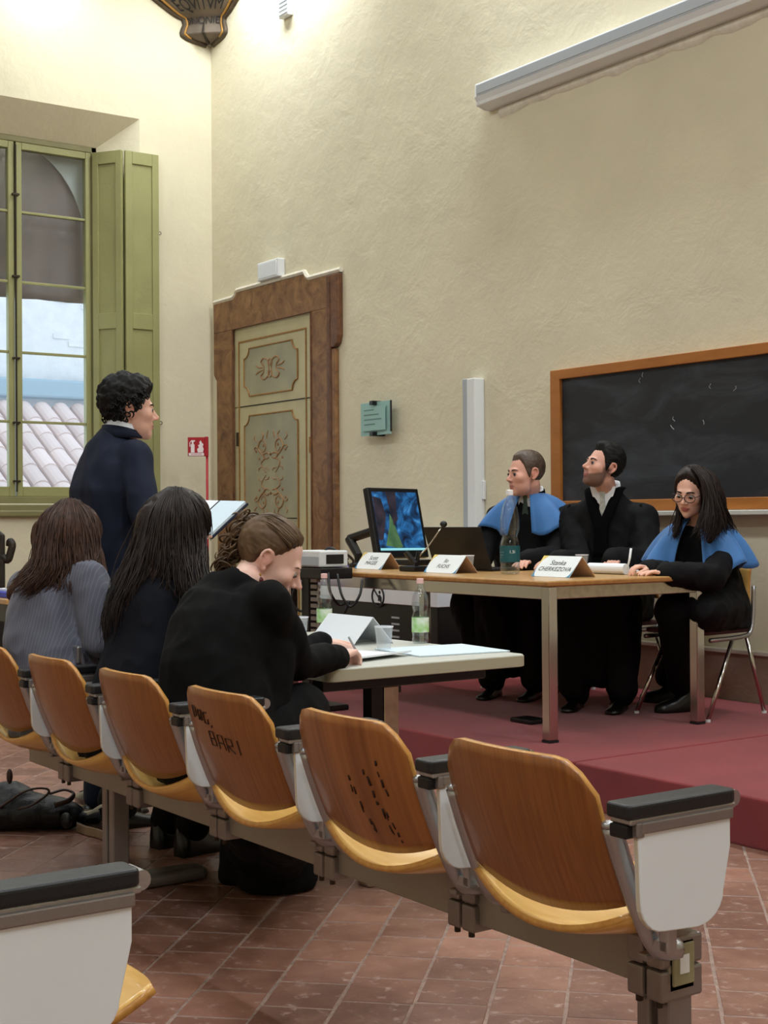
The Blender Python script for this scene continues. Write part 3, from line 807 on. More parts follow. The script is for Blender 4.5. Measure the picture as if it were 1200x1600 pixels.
# ---- fire extinguisher sign on a pole
fs = empty('extinguisher_sign', (0, 0, 0)); tag(fs, 'red fire extinguisher sign on a thin red pole by the corner', 'sign')
q = at(321, 712, 12.3)
dx = Vector((0.5764, 0.8171, 0))        # faces the hall
c = at(307, 698, 12.3); hw = 0.075
def quad(g, c, w, h, off, th): g.obox(c + nrm * off, dx * w, nrm * th, Vector((0, 0, h)))
nrm = Vector((0.8171, -0.5764, 0))
g = G(); quad(g, c, hw, .082, 0, .006); g.build('sign_plate', 'red_sign', fs, bevel=0.003)
g = G(); quad(g, c + Vector((0, 0, -.066)), hw * .88, .012, .007, .001); g.build('caption_band', 'sign_white', fs)
text('caption', 'ESTINTORE', 0.018, c + nrm * .0085 + Vector((0, 0, -.066)), dx, (0, 0, 1), 'red_sign', fs)
g = G(); b0 = c - dx * .032
quad(g, b0 + Vector((0, 0, -.015)), .016, .036, .007, .001); quad(g, b0 + Vector((0, 0, .032)), .008, .012, .007, .001); quad(g, b0 + dx * .004 + Vector((0, 0, .05)), .016, .006, .007, .001)
g.tube([b0 + nrm * .008 + Vector((0, 0, .05)) - dx * .012, b0 + nrm * .008 - dx * .024 + Vector((0, 0, .035)), b0 + nrm * .008 - dx * .024], .004, 5)
g.build('extinguisher_symbol', 'sign_white', fs)
fl = [(-.022, -.05), (.022, -.05), (.03, -.02), (.02, .0), (.028, .02), (.012, .035), (.004, .055), (-.008, .04), (-.006, .02), (-.02, .012), (-.012, -.008), (-.028, -.02)]
g = G(); g.prism(fl, c + dx * .034 + nrm * .006, dx, (0, 0, 1), nrm * .002); g.build('flame_symbol', 'sign_white', fs)
g = G(); g.obox(c + dx * (hw + .012), dx * .016, nrm * .016, Vector((0, 0, .086))); g.build('sign_bracket', 'red_sign', fs, bevel=0.004)
pb = c + dx * (hw + .016)
G().tube([(pb.x, pb.y, 0.02), (pb.x, pb.y, c.z - .08)], .011, 8).build('pole', 'red_sign', fs, smooth=True)
G().lathe([(.15, 0), (.15, .012), (.05, .025), (.014, .04)], (pb.x, pb.y, 0), 24).build('base', 'red_sign', fs, smooth=True)

# ================================================================== furniture
# ---- judges' table on the dais
TZ = STAGE_Z + 0.735
tb = empty('judges_table', (0, 0, 0)); tag(tb, 'long wooden-topped table on chrome square legs on the red dais', 'table')
TX0, TX1, TY0, TY1 = -7.13, -4.80, 4.28, 5.35
G().box(TX0, TX1, TY0, TY1, TZ - .026, TZ).build('table_top', ['beech_top'], tb, bevel=0.006)
G().box(TX0 - .003, TX1 + .003, TY0 - .003, TY1 + .003, TZ - .024, TZ - .004).build('edge_band', 'beech_edge', tb, bevel=0.004)
lw = 0.052
for x in (TX0 + .02, TX1 - .02 - lw):
    for y in (TY0 + .025, TY1 - .025 - lw):
        leg = G().box(x, x + lw, y, y + lw, STAGE_Z + .012, TZ - .026).build('leg', 'chrome', tb, bevel=0.004)
        G().box(x - .001, x + lw + .001, y - .001, y + lw + .001, STAGE_Z, STAGE_Z + .012).build('foot', 'black_rubber', leg)
for y in (TY0 + .03, TY1 - .03 - .03): G().box(TX0 + .02 + lw, TX1 - .02 - lw, y, y + .03, TZ - .086, TZ - .026).build('apron', 'chrome', tb, bevel=0.003)
for x in (TX0 + .03, TX1 - .03 - .03): G().box(x, x + .03, TY0 + .025 + lw, TY1 - .025 - lw, TZ - .086, TZ - .026).build('apron', 'chrome_worn', tb, bevel=0.003)

# ---- the front table
ft = empty('front_table', (0, 0, 0)); tag(ft, 'light grey laminate table in front of the three seated people', 'table')
FX0, FX1, FY0, FY1, FZ = -4.98, -3.68, 2.387, 3.185, 0.74
def rrect(x0, x1, y0, y1, r, n=6):
    out = []
    for cx, cy, a in ((x1 - r, y1 - r, 0), (x0 + r, y1 - r, PI / 2), (x0 + r, y0 + r, PI), (x1 - r, y0 + r, 1.5 * PI)):
        out += [(cx + r * math.cos(a + PI / 2 * k / n), cy + r * math.sin(a + PI / 2 * k / n)) for k in range(n + 1)]
    return out
G().prism(rrect(FX0, FX1, FY0, FY1, .03), (0, 0, FZ - .042), (1, 0, 0), (0, 1, 0), (0, 0, .042)).build('table_top', 'grey_laminate', ft, bevel=0.004)
G().prism(rrect(FX0 - .002, FX1 + .002, FY0 - .002, FY1 + .002, .03), (0, 0, FZ - .039), (1, 0, 0), (0, 1, 0), (0, 0, .034)).build('edge_band', 'grey_laminate_edge', ft)
for x in (FX0 + .18, FX1 - .2):
    lg = G().box(x, x + .05, 2.695, 2.755, .04, FZ - .09).build('leg', 'chrome_worn', ft, bevel=0.003)
    G().box(x, x + .05, 2.645, 2.69, .04, FZ - .09).build('cable_channel', 'black_plastic', lg)
    G().box(x - .01, x + .06, 2.62, 3.12, 0, .04).build('foot', 'chrome_worn', ft, bevel=0.01)
    G().box(x - .01, x + .06, 2.45, 3.12, FZ - .09, FZ - .043).build('arm', 'black_plastic', ft, bevel=0.006)
G().box(FX0 + .2, FX1 - .2, 2.76, 2.8, FZ - .12, FZ - .06).build('crossbar', 'black_plastic', ft)

# ---- auditorium seats
ROWV = 1.66
def make_seat():
    root = empty('auditorium_seat')
    nx = 17
    g = G(); rows = []
    for j in range(13):
        t = j / 12; r = []
        for i in range(nx):
            s = -1 + 2 * i / (nx - 1); x = 0.213 * s * (0.955 + 0.045 * (1 - t))
            zt = 0.787 - 0.062 * max(0, (abs(s) - 0.62) / 0.38) ** 2.4
            zb = 0.492 + 0.042 * s * s
            z = lerp(zb, zt, t); h = (z - 0.49) / 0.295
            y = 0.105 * max(0.0, 1 - h) ** 1.15 + 0.032 * s * s + 0.004 - 0.02 * math.sin(PI * h) * 0.4
            r.append((x, y, z))
        rows.append(r)
    g.grid(rows)
    bk = g.build('backrest', ['ply_back', 'ply_edge', 'ply_seat'], root, smooth=True)
    md = bk.modifiers.new('t', 'SOLIDIFY'); md.thickness = 0.013; md.offset = 1; md.material_offset_rim = 1; md.use_even_offset = True
    g = G(); rows = []
    for j in range(13):
        t = j / 12; r = []
        for i in range(nx):
            s = -1 + 2 * i / (nx - 1); x = 0.213 * s * (1 - 0.03 * t)
            y = lerp(0.115 - 0.03 * (1 - s * s), 0.375 - 0.03 * abs(s) ** 3, t)
            z = 0.437 + (0.045 * (1 - t) ** 2 + 0.012) * s * s - 0.018 * math.sin(PI * t) + 0.028 * (1 - t) ** 5 - 0.02 * max(0, t - .8) * 5 * .4
            r.append((x, y, z))
        rows.append(r)
    g.grid(rows)
    stt = g.build('seat', ['ply_seat', 'ply_edge', 'ply_edge'], root, smooth=True)
    md = stt.modifiers.new('t', 'SOLIDIFY'); md.thickness = 0.013; md.offset = -1; md.material_offset_rim = 1
    # the tipped-up state of the seat shell
    g = G(); rows = []
    for j in range(13):
        t = j / 12; r = []
        for i in range(nx):
            s = -1 + 2 * i / (nx - 1); x = 0.213 * s * (1 - 0.06 * t)
            y = lerp(0.115 - 0.03 * (1 - s * s), 0.385 - 0.03 * abs(s) ** 3, t)
            z = 0.437 + .076 * t + (0.045 * (1 - t) ** 2 + 0.012) * s * s - 0.018 * math.sin(PI * t) + 0.022 * (1 - t) ** 5
            r.append((x, y, z))
        rows.append(r)
    g.grid(rows); root['tip'] = 1
    global TIP_MESH
    TIP_MESH = g.mesh('seat', ['ply_seat', 'ply_edge', 'ply_edge'])
    TIP_MESH.polygons.foreach_set('use_smooth', [True] * len(TIP_MESH.polygons))
    for sx in (-1, 1):
        pts = catmull([(sx * .218, .062, .672), (sx * .220, .088, .60), (sx * .222, .122, .52), (sx * .224, .158, .455), (sx * .225, .185, .44), (sx * .225, .215, .437)], 5)
        fr = G(); fr.tube(pts, [0.019] * len(pts), 8, flat=(1.0, 0.9)); fo = fr.build('side_frame', 'aluminium', root, smooth=True)
        G().ell((sx * .216, .058, .674), (.015, .014, .009), nu=10, nv=6).build('knob', 'aluminium', fo, smooth=True)
        # clamp castings gripping the beam
        G().box(sx * .19 - .012, sx * .19 + .012, .16, .25, .416, .43).build('seat_bracket', 'cast_grey', root, bevel=0.004)
    for x in (.100, .149):
        for za, zb_ in ((.379, .434), (.318, .376)):
            cl = G().box(x - .021, x + .021, .232, .34, za, zb_).build('clamp', 'cast_grey', root, bevel=0.006)
        G().lathe([(.007, 0), (.007, .012), (.004, .014)], (x, .245, .306), 8).build('bolt', 'iron', cl)
    # one armrest on the right of each seat with the folding tablet hung beside it
    ax = 0.262
    G().prism(rrect(ax - .030, ax + .030, .030, .297, .012), (0, 0, .696), (1, 0, 0), (0, 1, 0), (0, 0, .026)).build('arm_pad', 'black_rubber', root, bevel=0.006, seg=3)
    G().box(ax - .024, ax + .024, .04, .30, .686, .6965).build('arm_rail', 'aluminium', root, bevel=0.003)
    G().tube([(ax - .022, .300, .703), (ax + .022, .300, .703)], .0145, 14).build('arm_end', 'aluminium', root, smooth=False)
    hg = G().box(ax - .024, ax + .016, .036, .066, .662, .686).build('hinge_block', 'black_plastic', root, bevel=0.004)
    G().box(ax + .0, ax + .028, .052, .070, .664, .690).build('hinge_plate', 'cast_grey', hg, bevel=0.003)
    poly = []
    y0, y1, zt, zb, r = .056, .284, .690, .492, .055
    poly = [(y0, zt), (y1, zt), (y1, zb + .13)] + [(y1 - .03 - r + r * math.cos(w) + .03 * max(0, math.cos(w)) * .4, zb + r + r * math.sin(w)) for w in np.linspace(0, -PI / 2, 7)] + [(y0 + .006 + r + r * math.cos(w), zb + .006 + r + r * math.sin(w)) for w in np.linspace(-PI / 2, -PI, 7)]
    tbl = G().prism(poly, (ax + .012, 0, 0), (0, 1, 0), (0, 0, 1), (.013, 0, 0)).build('writing_tablet', ['white_laminate'], root, bevel=0.002)
    G().prism([(lerp(.17, a, 1.006), lerp(.59, b_, 1.006)) for a, b_ in poly], (ax + .0145, 0, 0), (0, 1, 0), (0, 0, 1), (.008, 0, 0)).build('edge_strip', 'cream_edge', tbl)
    G().box(ax + .010, ax + .030, .062, .288, .670, .690).build('tablet_rail', 'cast_grey', root, bevel=0.003)
    G().box(ax - .012, ax + .010, .14, .165, .45, .684).build('arm_post', 'aluminium', root, bevel=0.004)
    G().box(.222, ax + .008, .14, .165, .452, .47).build('arm_strut', 'aluminium', root)
    return root
seat0 = make_seat()
C6, PITCH = -1.99, 0.546
seat_info = [
    (6, 'empty wooden auditorium seat at the aisle end, showing its white tablet'),
    (5, 'empty wooden seat with dark gouges running down its striped back'),
    (4, 'empty wooden seat with letters scratched into its back'),
    (3, 'wooden auditorium seat under the person with the red earring'),
    (2, 'wooden auditorium seat under the person in the dark navy jacket'),
    (1, 'wooden auditorium seat under the person in the pinstripe jacket'),
]
seats = {}
for k, lab in seat_info:
    o = seat0 if k == 6 else copy_tree(seat0)
    o.location = (C6 - (6 - k) * PITCH, ROWV, 0)
    tag(o, lab, 'seat', 'wooden auditorium seats'); seats[k] = o
o = copy_tree(seat0); o.location = (-2.09, 0.558, 0.0); tag(o, 'near auditorium seat of the second row, white tablet by the photographer', 'seat', 'wooden auditorium seats'); seats[0] = o
for k in (0, 4, 5, 6):
    [c for c in seats[k].children if c.name.split('.')[0] == 'seat'][0].data = TIP_MESH
# seat 5: striped veneer with gouges; seat 4: scratched letters
def kid(root, name): return [c for c in root.children if c.name.split('.')[0] == name][0]
b5 = kid(seats[5], 'backrest'); b5.data = b5.data.copy(); b5.data.materials[0] = MATS['ply_striped']
def on_back(x, z, lift=0.0145):
    s = x / 0.213; h = (z - 0.49) / 0.295
    return Vector((x, 0.105 * max(0.0, 1 - h) ** 1.15 + 0.032 * s * s + 0.004 - 0.008 * math.sin(PI * h) - lift, z))
mat('gouge', (48, 26, 14), 0.8)
rnd = random.Random(3); g = G()
for x0, z0, n_ in ((.01, .66, 9), (.07, .68, 10), (.10, .60, 8), (.045, .54, 5), (.115, .70, 4)):
    for k in range(n_):
        z = z0 - k * 0.018 + rnd.uniform(-.008, .008); x = x0 + k * 0.004 + rnd.uniform(-.006, .006); l = rnd.uniform(.006, .018)
        if z - l < .51: continue
        g.tube([on_back(x, z), on_back(x + rnd.uniform(-.002, .003), z - l)], rnd.uniform(.001, .0032), 5)
g.build('gouges', 'gouge', seats[5], smooth=True)['kind'] = 'stuff'
g = G()
def stroke(pts, ox, oz, s=0.026, w=0.0016):
    g.tube([on_back(ox + a * s, oz + b_ * s) for a, b_ in pts], w, 4)
# "D.S.C." and "BAR!" style scratched capitals
LET = {'D': [[(0, 1), (0, 0)], [(0, 1), (.7, .8), (.7, .2), (0, 0)]], 'S': [[(.8, .9), (.1, .9), (.1, .5), (.8, .5), (.8, .05), (0, .05)]], 'O': [[(.1, 0), (.1, 1), (.8, 1), (.8, 0), (.1, 0)]],
       'G': [[(.8, .95), (.1, .95), (.1, 0), (.8, 0), (.8, .4)]], 'C': [[(.8, .95), (.1, .95), (.1, 0), (.8, 0)]], 'B': [[(0, 1), (0, 0), (.75, .05), (.75, .5), (0, .5), (.7, .55), (.7, 1), (0, 1)]],
       'A': [[(0, 0), (.1, 1), (.75, 1), (.85, 0)], [(.05, .45), (.8, .45)]], 'R': [[(0, 0), (0, 1), (.75, .95), (.75, .5), (0, .5), (.8, 0)]], '!': [[(.3, 1.1), (.3, .1)]], ',': [[(.2, .1), (.1, -.1)]]}
for txt, ox, oz, s in (('D8G,', -.142, .705, .030), ('BAR!', -.062, .642, .036)):
    x = ox
    for k, ch in enumerate(txt):
        for st_ in LET['S' if ch == '8' else ch]: stroke(st_, x, oz - k * .004, s)
        if ch == '8': stroke([(.1, .5), (.1, .05), (.8, .5), (.8, .9)], x, oz - k * .004, s)
        x += s * 1.15
g.build('scratched_letters', 'gouge', seats[4])['kind'] = 'stuff'
# ---- beam and floor stands carrying the row
def make_beam(label, x0, x1, v, stands, cap=True):
    r = empty('bench_frame', (0, 0, 0)); tag(r, label, 'bench frame')
    G().box(x0, x1, v + .250, v + .318, .334, .428).build('beam', 'beam_grey', r, bevel=0.004)
    if cap:
        e = G().box(x1, x1 + .006, v + .256, v + .312, .346, .422).build('end_cap', 'end_cap_green', r, bevel=0.003)
        G().box(x1 + .006, x1 + .0075, v + .272, v + .296, .368, .402).build('sticker', 'paper', e)
    for x in stands:
        for d_ in (0, .052): G().box(x + d_, x + d_ + .034, v + .256, v + .316, .03, .336).build('post', 'cast_grey', r, bevel=0.006)
        G().box(x - .005, x + .095, v + .10, v + .60, 0, .045).build('foot', 'cast_grey', r, bevel=0.018, seg=3)
    return r
make_beam('grey steel beam and stands under the front row of seats', -4.95, -1.82, ROWV, (-4.33, -1.91))
make_beam('grey steel beam under the near second-row seat', -2.5, -1.92, 0.558, (-2.26,), True)

# ---- judge's chairs on the dais
def make_chair():
    r = empty('stacking_chair')
    g = G(); rows = []
    for j in range(9):
        t = j / 8; rows.append([(.20 * s * (1 - .05 * t), .20 + .03 * (t ** 2) - .035 * s * s, .57 + .20 * t - .03 * max(0, abs(s) - .6) * t) for s in np.linspace(-1, 1, 11)])
    g.grid(rows); b_ = g.build('backrest', ['ply_seat', 'ply_edge'], r, smooth=True)
    md = b_.modifiers.new('t', 'SOLIDIFY'); md.thickness = .012; md.material_offset_rim = 1
    mat('seat_burgundy', (70, 26, 30), .6) if 'seat_burgundy' not in MATS else None
    G().prism(rrect(-.20, .20, -.2, .2, .05), (0, 0, .425), (1, 0, 0), (0, 1, 0), (0, 0, .022)).build('seat', 'seat_burgundy', r, bevel=.006)
    for s in (-1, 1):
        G().tube(catmull([(s * .205, -.17, .40), (s * .205, .10, .405), (s * .205, .175, .43), (s * .203, .20, .52), (s * .2, .212, .66)], 5), .012, 8).build('side_frame', 'aluminium', r, smooth=True)
        for y0, y1 in ((.02, -.22), (.14, .26)):
            lg = G().tube([(s * .205, y0, .40), (s * .225, y1, .008)], .0115, 8).build('leg', 'chrome', r, smooth=True)
            G().lathe([(.013, 0), (.013, .012)], (s * .225, y1, 0), 8).build('glide', 'white_plastic', lg)
    return r
ch0 = make_chair()
for k, (x, y, rz, lab) in enumerate(((-5.10, 5.58, 0.10, 'wooden stacking chair under the person with glasses'),
                                     (-5.78, 5.62, 0.0, 'wooden stacking chair under the person with the silver tie'),
                                     (-6.42, 5.62, 0.0, 'wooden stacking chair under the person with the green tie'))):
    o = ch0 if k == 0 else copy_tree(ch0)
    o.location = (x, y, STAGE_Z); o.rotation_euler = (0, 0, rz); tag(o, lab, 'chair', 'stacking chairs on the dais')

# ---- desk and carved chair at the edge of the frame
dk = empty('side_desk', (0, 0, 0)); tag(dk, 'wooden-edged desk with black legs beyond the pinstripe jacket', 'desk')
e0 = atz(9, 937, .74)
G().box(e0.x - 1.3, e0.x, e0.y, e0.y + .7, .71, .74).build('desk_top', 'beech_top', dk, bevel=.004)
for x in (e0.x - 1.25, e0.x - .06):
    for y in (e0.y + .05, e0.y + .62): G().box(x, x + .03, y, y + .03, 0, .71).build('leg', 'black_plastic', dk)
G().box(e0.x - 1.25, e0.x - .04, e0.y + .04, e0.y + .07, .60, .71).build('modesty_panel', 'black_plastic', dk)
fo = tag(G().box(e0.x - .5, e0.x - .03, e0.y + .06, e0.y + .36, .7405, .775).build('ring_binder', 'blue_folder', bevel=.004), 'blue ring binder lying on the side desk', 'binder')
tag(G().box(e0.x - .42, e0.x - .05, e0.y + .1, e0.y + .34, .7755, .79).build('paper_pad', 'paper', bevel=.002), 'white pad on top of the blue binder', 'paper')
cc = empty('carved_chair', (0, 0, 0)); tag(cc, 'dark carved wooden chair back at the edge of the picture', 'chair')
q = at(2, 862, 10.2); qx = Vector((0.5764, 0.8171, 0)); qn = Vector((0.8171, -0.5764, 0))
G().prism([(-.5, q.z - 1.0 - .35 + 0), (.03, q.z - 1.35), (.03, q.z + .12), (-.02, q.z + .16), (-.2, q.z + .2), (-.5, q.z + .16)], (q.x, q.y, 0), qx, (0, 0, 1), qn * .05).build('back_panel', 'dark_wood', cc, bevel=.01)
for x in (-.46, -.02):
    for d_ in (0, .42): c_ = Vector((q.x, q.y, 0)) + qx * x + qn * (-d_ + .02); G().obox((c_.x, c_.y, .23), qx * .025, qn * .025, (0, 0, .23)).build('leg', 'dark_wood', cc)
c_ = Vector((q.x, q.y, .46)) + qx * -.24 - qn * .2; G().obox(c_, qx * .26, qn * .24, (0, 0, .03)).build('seat', 'dark_wood', cc, bevel=.01)
pts = catmull([Vector((q.x, q.y, q.z + a)) + qx * b_ + qn * .025 for b_, a in ((.0, -.02), (.05, -.06), (.075, .0), (.085, .05), (.065, .075), (.05, .04))], 5)
G().tube(pts, [.028] * (len(pts) - 6) + [.022, .02, .018, .016, .014, .01], 8).build('carved_scroll', 'dark_wood', cc, smooth=True)

# ================================================================== things on the tables
def tent_card(name, c, w, h, depth, ang, m, label, cat, lines=None, deco=False):
    """folded card standing on its two long edges; ang turns its reading direction about z"""
    r = empty(name, c, ang); tag(r, label, cat)
    t = .0022; hyp = math.hypot(h, depth)
    fr = G().obox((0, -depth / 2, h / 2), (w / 2, 0, 0), (0, depth / 2, h / 2), (0, -t * .4, t * .4)).build('front_leaf', m, r)
    G().obox((0, depth / 2, h / 2), (w / 2, 0, 0), (0, depth / 2, -h / 2), (0, t * .4, t * .4)).build('back_leaf', 'card_inner' if deco else m, r)
    ey = Vector((0, depth, h)).normalized(); ex = Vector((1, 0, 0)); o = Vector((0, -depth / 2, h / 2)); n = ex.cross(ey)
    if lines:
        for k, (tx, sz) in enumerate(lines):
            text('lettering', tx, sz, o + ey * (hyp * (.16 - .30 * k)) + n * .0012, ex, ey, 'ink', r, lift=.0012, shear=.15)
    if deco:
        for s in (-1, 1):
            poly = [(s * w / 2, -hyp / 2), (s * w * .40, -hyp / 2)] + [(s * (w * .40 + w * .1 * math.sin(a)), -hyp / 2 + hyp * .55 * (1 - math.cos(a))) for a in np.linspace(.2, PI / 2, 6)]
            if s < 0: poly = poly[::-1]
            G().prism(poly, o + n * .0012, ex, ey, n * .0008).build('blue_corner', 'print_blue', r)
        poly = [(-w / 2, hyp / 2), (-w / 2, 0), (-w * .46, hyp * .3), (-w * .36, hyp / 2)]
        G().prism(poly, o + n * .0012, ex, ey, n * .0008).build('yellow_corner', 'print_yellow', r)
    return r
E0 = .0008
tent_card('name_card', (*(atz(590, 889, TZ)).xy, TZ + E0), .26, .092, .07, 0.0, 'card', 'name card standing by the monitor', 'name card', [('Scott', .04), ('MAGEE', .036)], True)
tent_card('name_card', (*(atz(704, 895, TZ)).xy, TZ + E0), .27, .092, .075, 0.0, 'card', 'name card standing in front of the laptop', 'name card', [('Ilo', .036), ('FUCHS', .034)], True)
tent_card('name_card', (*(atz(880, 901, TZ)).xy, TZ + E0), .27, .098, .085, 0.0, 'card', 'name card nearest the table corner reading Stanka CHERKEZOVA', 'name card', [('Stanka', .042), ('CHERKEZOVA', .036)], True)
tent_card('blank_card', (*(atz(548, 1003, FZ)).xy, FZ + E0), .30, .10, .09, 0.0, 'white_laminate', 'blank white tent card on the grey table', 'card')

def bottle(c, s, label, lab_m, cap_m, slim, words=None):
    """water bottle standing at c; s scales it"""
    r = empty('water_bottle', c); tag(r, label, 'bottle')
    if slim: prof = [(.030, 0), (.036, .006), (.037, .02), (.035, .03), (.037, .045), (.037, .115), (.035, .12), (.030, .135), (.036, .155), (.037, .175), (.034, .20), (.024, .225), (.0135, .245), (.0125, .262)]
    else: prof = [(.034, 0), (.042, .008), (.043, .03), (.041, .038), (.043, .05), (.043, .125), (.041, .135), (.035, .155), (.034, .165), (.041, .185), (.042, .195), (.042, .232), (.040, .250), (.033, .285), (.022, .315), (.0135, .335), (.0125, .345)]
    prof = [(a * s, b_ * s) for a, b_ in prof]
    H = prof[-1][1]
    G().lathe(prof, (0, 0, 0), 28).build('bottle_body', 'pet', r, smooth=True)
    fill = .62 if not slim else .70
    wp = [(a * .955, max(b_, .004 * s)) for a, b_ in prof if b_ < H * fill]
    G().lathe(wp, (0, 0, 0), 24).build('water', 'water', r, smooth=True)
    z0, z1 = (.052 * s, .122 * s) if not slim else (.048 * s, .112 * s)
    rr = (.0438 if not slim else .0377) * s
    lb = G().lathe([(rr, z0), (rr, z1)], (0, 0, 0), 28, caps=False).build('bottle_label', lab_m, r, smooth=True)
    if words:
        for tx, sz, zz, a0 in words:
            me = text_mesh(tx, sz); cc_ = coords(me)
            cc_ = np.array([((rr + .0004) * math.cos(a0 + x / rr), (rr + .0004) * math.sin(a0 + x / rr), zz + y) for x, y, _ in cc_]); set_coords(me, cc_)
            me.materials.clear(); me.materials.append(MATS['cap_white']); o = bpy.data.objects.new('label_print', me); col.objects.link(o); o.parent = lb
    G().lathe([(.0155 * s, H - .004 * s), (.0155 * s, H + .016 * s), (.013 * s, H + .018 * s)], (0, 0, 0), 20).build('cap', cap_m, r, smooth=False)
    return r
def cup(c, label, s=1.0, fill=0.0):
    r = empty('plastic_cup', c); tag(r, label, 'cup')
    G().lathe([(.002, 0), (.024 * s, 0), (.025 * s, .002), (.034 * s, .086 * s)], (0, 0, 0), 24, caps=False).build('cup_body', 'cup_plastic', r, smooth=True)
    G().lathe([(.0345 * s, .0845 * s), (.0365 * s, .087 * s), (.0345 * s, .0895 * s)], (0, 0, 0), 24, caps=False).build('cup_rim', 'cap_white', r, smooth=True)
    if fill: G().lathe([(.0235 * s, .005), (.0235 * s + .009 * s * fill, .086 * s * fill)], (0, 0, 0), 20).build('water', 'water', r, smooth=True)
    return r
A0 = math.atan2(-.8, .6)
p = atz(797, 897, TZ); bottle((p.x, p.y, TZ + E0), 1.18, 'large clear water bottle with a teal label on the judges table', 'label_teal', 'cap_white', False,
    [('1,5l', .022, .113, A0 + .45), ('\u2014\u2014', .016, .112, A0 - .75), ('\u2014\u2014', .014, .098, A0 - .75), ('\u2014', .016, .086, A0 - .85)])
p = atz(657, 1005, FZ); bottle((p.x, p.y, FZ + E0), .86, 'small water bottle with a green label standing clear on the grey table', 'label_green', 'cap_pink', True)
p = atz(507, 988, FZ); bottle((p.x, p.y, FZ + E0), .86, 'small water bottle half hidden by the blank white card', 'label_green', 'cap_pink', True)
p = atz(468, 1000, FZ); cup((p.x, p.y, FZ + E0), 'clear plastic cup half full of water beside the writing person', 1.0, .5)
p = atz(600, 1016, FZ); cup((p.x, p.y, FZ + E0), 'clear plastic cup before the blank white card', .95)
p = atz(748, 893, TZ); cup((p.x + .02, p.y - .09, TZ + E0), 'plastic cup beside the laptop on the judges table', 1.0)
p = atz(716, 890, TZ); cup((p.x + .1, p.y - .02, TZ + E0), 'plastic cup behind the middle name card', 1.0)
p = atz(905, 893, TZ); cup((p.x, p.y + .02, TZ + E0), 'plastic cup behind the corner name card', 1.0)

def sheet(c, w, h, ang, m, label, th=.002, curl=0.0, z0=None, cat='papers'):
    g = G(); rows = []; n_ = 9
    top = [[(w * (i / (n_ - 1) - .5), h * (j / 4 - .5), th + curl * (max(0, i / (n_ - 1) - .55) / .45) ** 2) for i in range(n_)] for j in range(5)]
    bot = [[(x, y, z - th) for x, y, z in r] for r in top]
    g.grid(top); g.grid([r[::-1] for r in bot])
    ed = [top[0], bot[0]]; g.grid(ed[::-1]); g.grid([top[-1], bot[-1]])
    g.grid([[r[0] for r in top], [r[0] for r in bot]]); g.grid([[r[-1] for r in bot], [r[-1] for r in top]])
    o = g.build('paper_sheets', m, recalc=True); o.location = c; o.rotation_euler = (0, 0, ang); tag(o, label, cat); return o
p = atz(690, 1017, FZ); sheet((p.x, p.y, FZ + .001), .32, .36, -.12, 'paper_blue', 'pale printed sheets spread near the end of the grey table', .004)
p = atz(570, 1028, FZ); sheet((p.x - .02, p.y - .02, FZ + .001), .22, .32, .3, 'paper', 'white note pages under the writing hand', .006, .012)
p = atz(500, 1003, FZ); sheet((p.x, p.y + .02, FZ + .001), .21, .30, .2, 'paper', 'white sheet beside the plastic cup on the grey table', .003)
p = atz(830, 888, TZ); sheet((p.x, p.y + .05, TZ + .001), .24, .33, .5, 'paper', 'white papers under the hand of the person with the silver tie', .004)
p = atz(1020, 892, TZ); sheet((p.x - .04, p.y - .02, TZ + .001), .46, .32, .1, 'paper', 'white papers under the pen of the person with glasses', .004, .02)
# rolled pad of paper
p = atz(945, 897, TZ); r_o = G()
r_o.tube([(p.x - .11, p.y - .0, TZ + .028), (p.x + .13, p.y + .02, TZ + .028)], .027, 16)
tag(r_o.build('paper_roll', 'paper', smooth=False), 'curled white pad of paper beside the corner name card', 'papers')

# ---- monitor on an arm
mo = empty('monitor', (0, 0, 0)); tag(mo, 'black flat monitor with a blue and green picture, tilted on an arm', 'monitor')
YM = 8.35
TLc, TRc, BRc, BLc = (at(574, 759, YM - .10), at(655.5, 766, YM + .18), at(668, 868, YM + .09), at(590, 874, YM - .19))
mc = (TLc + TRc + BRc + BLc) / 4; mex = ((TRc - TLc) + (BRc - BLc)).normalized(); mey = ((TLc - BLc) + (TRc - BRc)); mey = (mey - mex * mey.dot(mex)).normalized(); mez = mex.cross(mey)
hw_, hh_ = ((TRc - TLc).length + (BRc - BLc).length) / 4, ((TLc - BLc).length + (TRc - BRc).length) / 4
G().obox(mc - mez * .02, mex * hw_, mey * hh_, mez * .02).build('casing', 'black_plastic', mo, bevel=.006)
m = mat('screen_picture', (30, 70, 120), .2)
N, L, b = nodes(m)
tc = N.new('ShaderNodeTexCoord'); n = N.new('ShaderNodeTexNoise'); n.inputs['Scale'].default_value = 9; n.inputs['Detail'].default_value = 6; n.inputs['Distortion'].default_value = 1.5; L.new(tc.outputs['Object'], n.inputs['Vector'])
cr = N.new('ShaderNodeValToRGB'); E_ = cr.color_ramp.elements; E_[0].position = .3; E_[0].color = srgb((16, 22, 34)); E_[1].position = .78; E_[1].color = srgb((110, 180, 224))
for ps, c_ in ((.45, (24, 58, 96)), (.60, (42, 110, 170))): e = E_.new(ps); e.color = srgb(c_)
L.new(n.outputs['Fac'], cr.inputs['Fac']); b.inputs['Base Color'].default_value = (0.005, 0.005, 0.006, 1); L.new(cr.outputs['Color'], b.inputs['Emission Color']); b.inputs['Emission Strength'].default_value = .6
def mpoly(poly, lift, name, mm, th=.0006): return G().prism([(a * hw_, b_ * hh_) for a, b_ in poly], mc + mez * lift, mex, mey, mez * th).build(name, mm, scr if name != 'screen' else mo)
scr = None
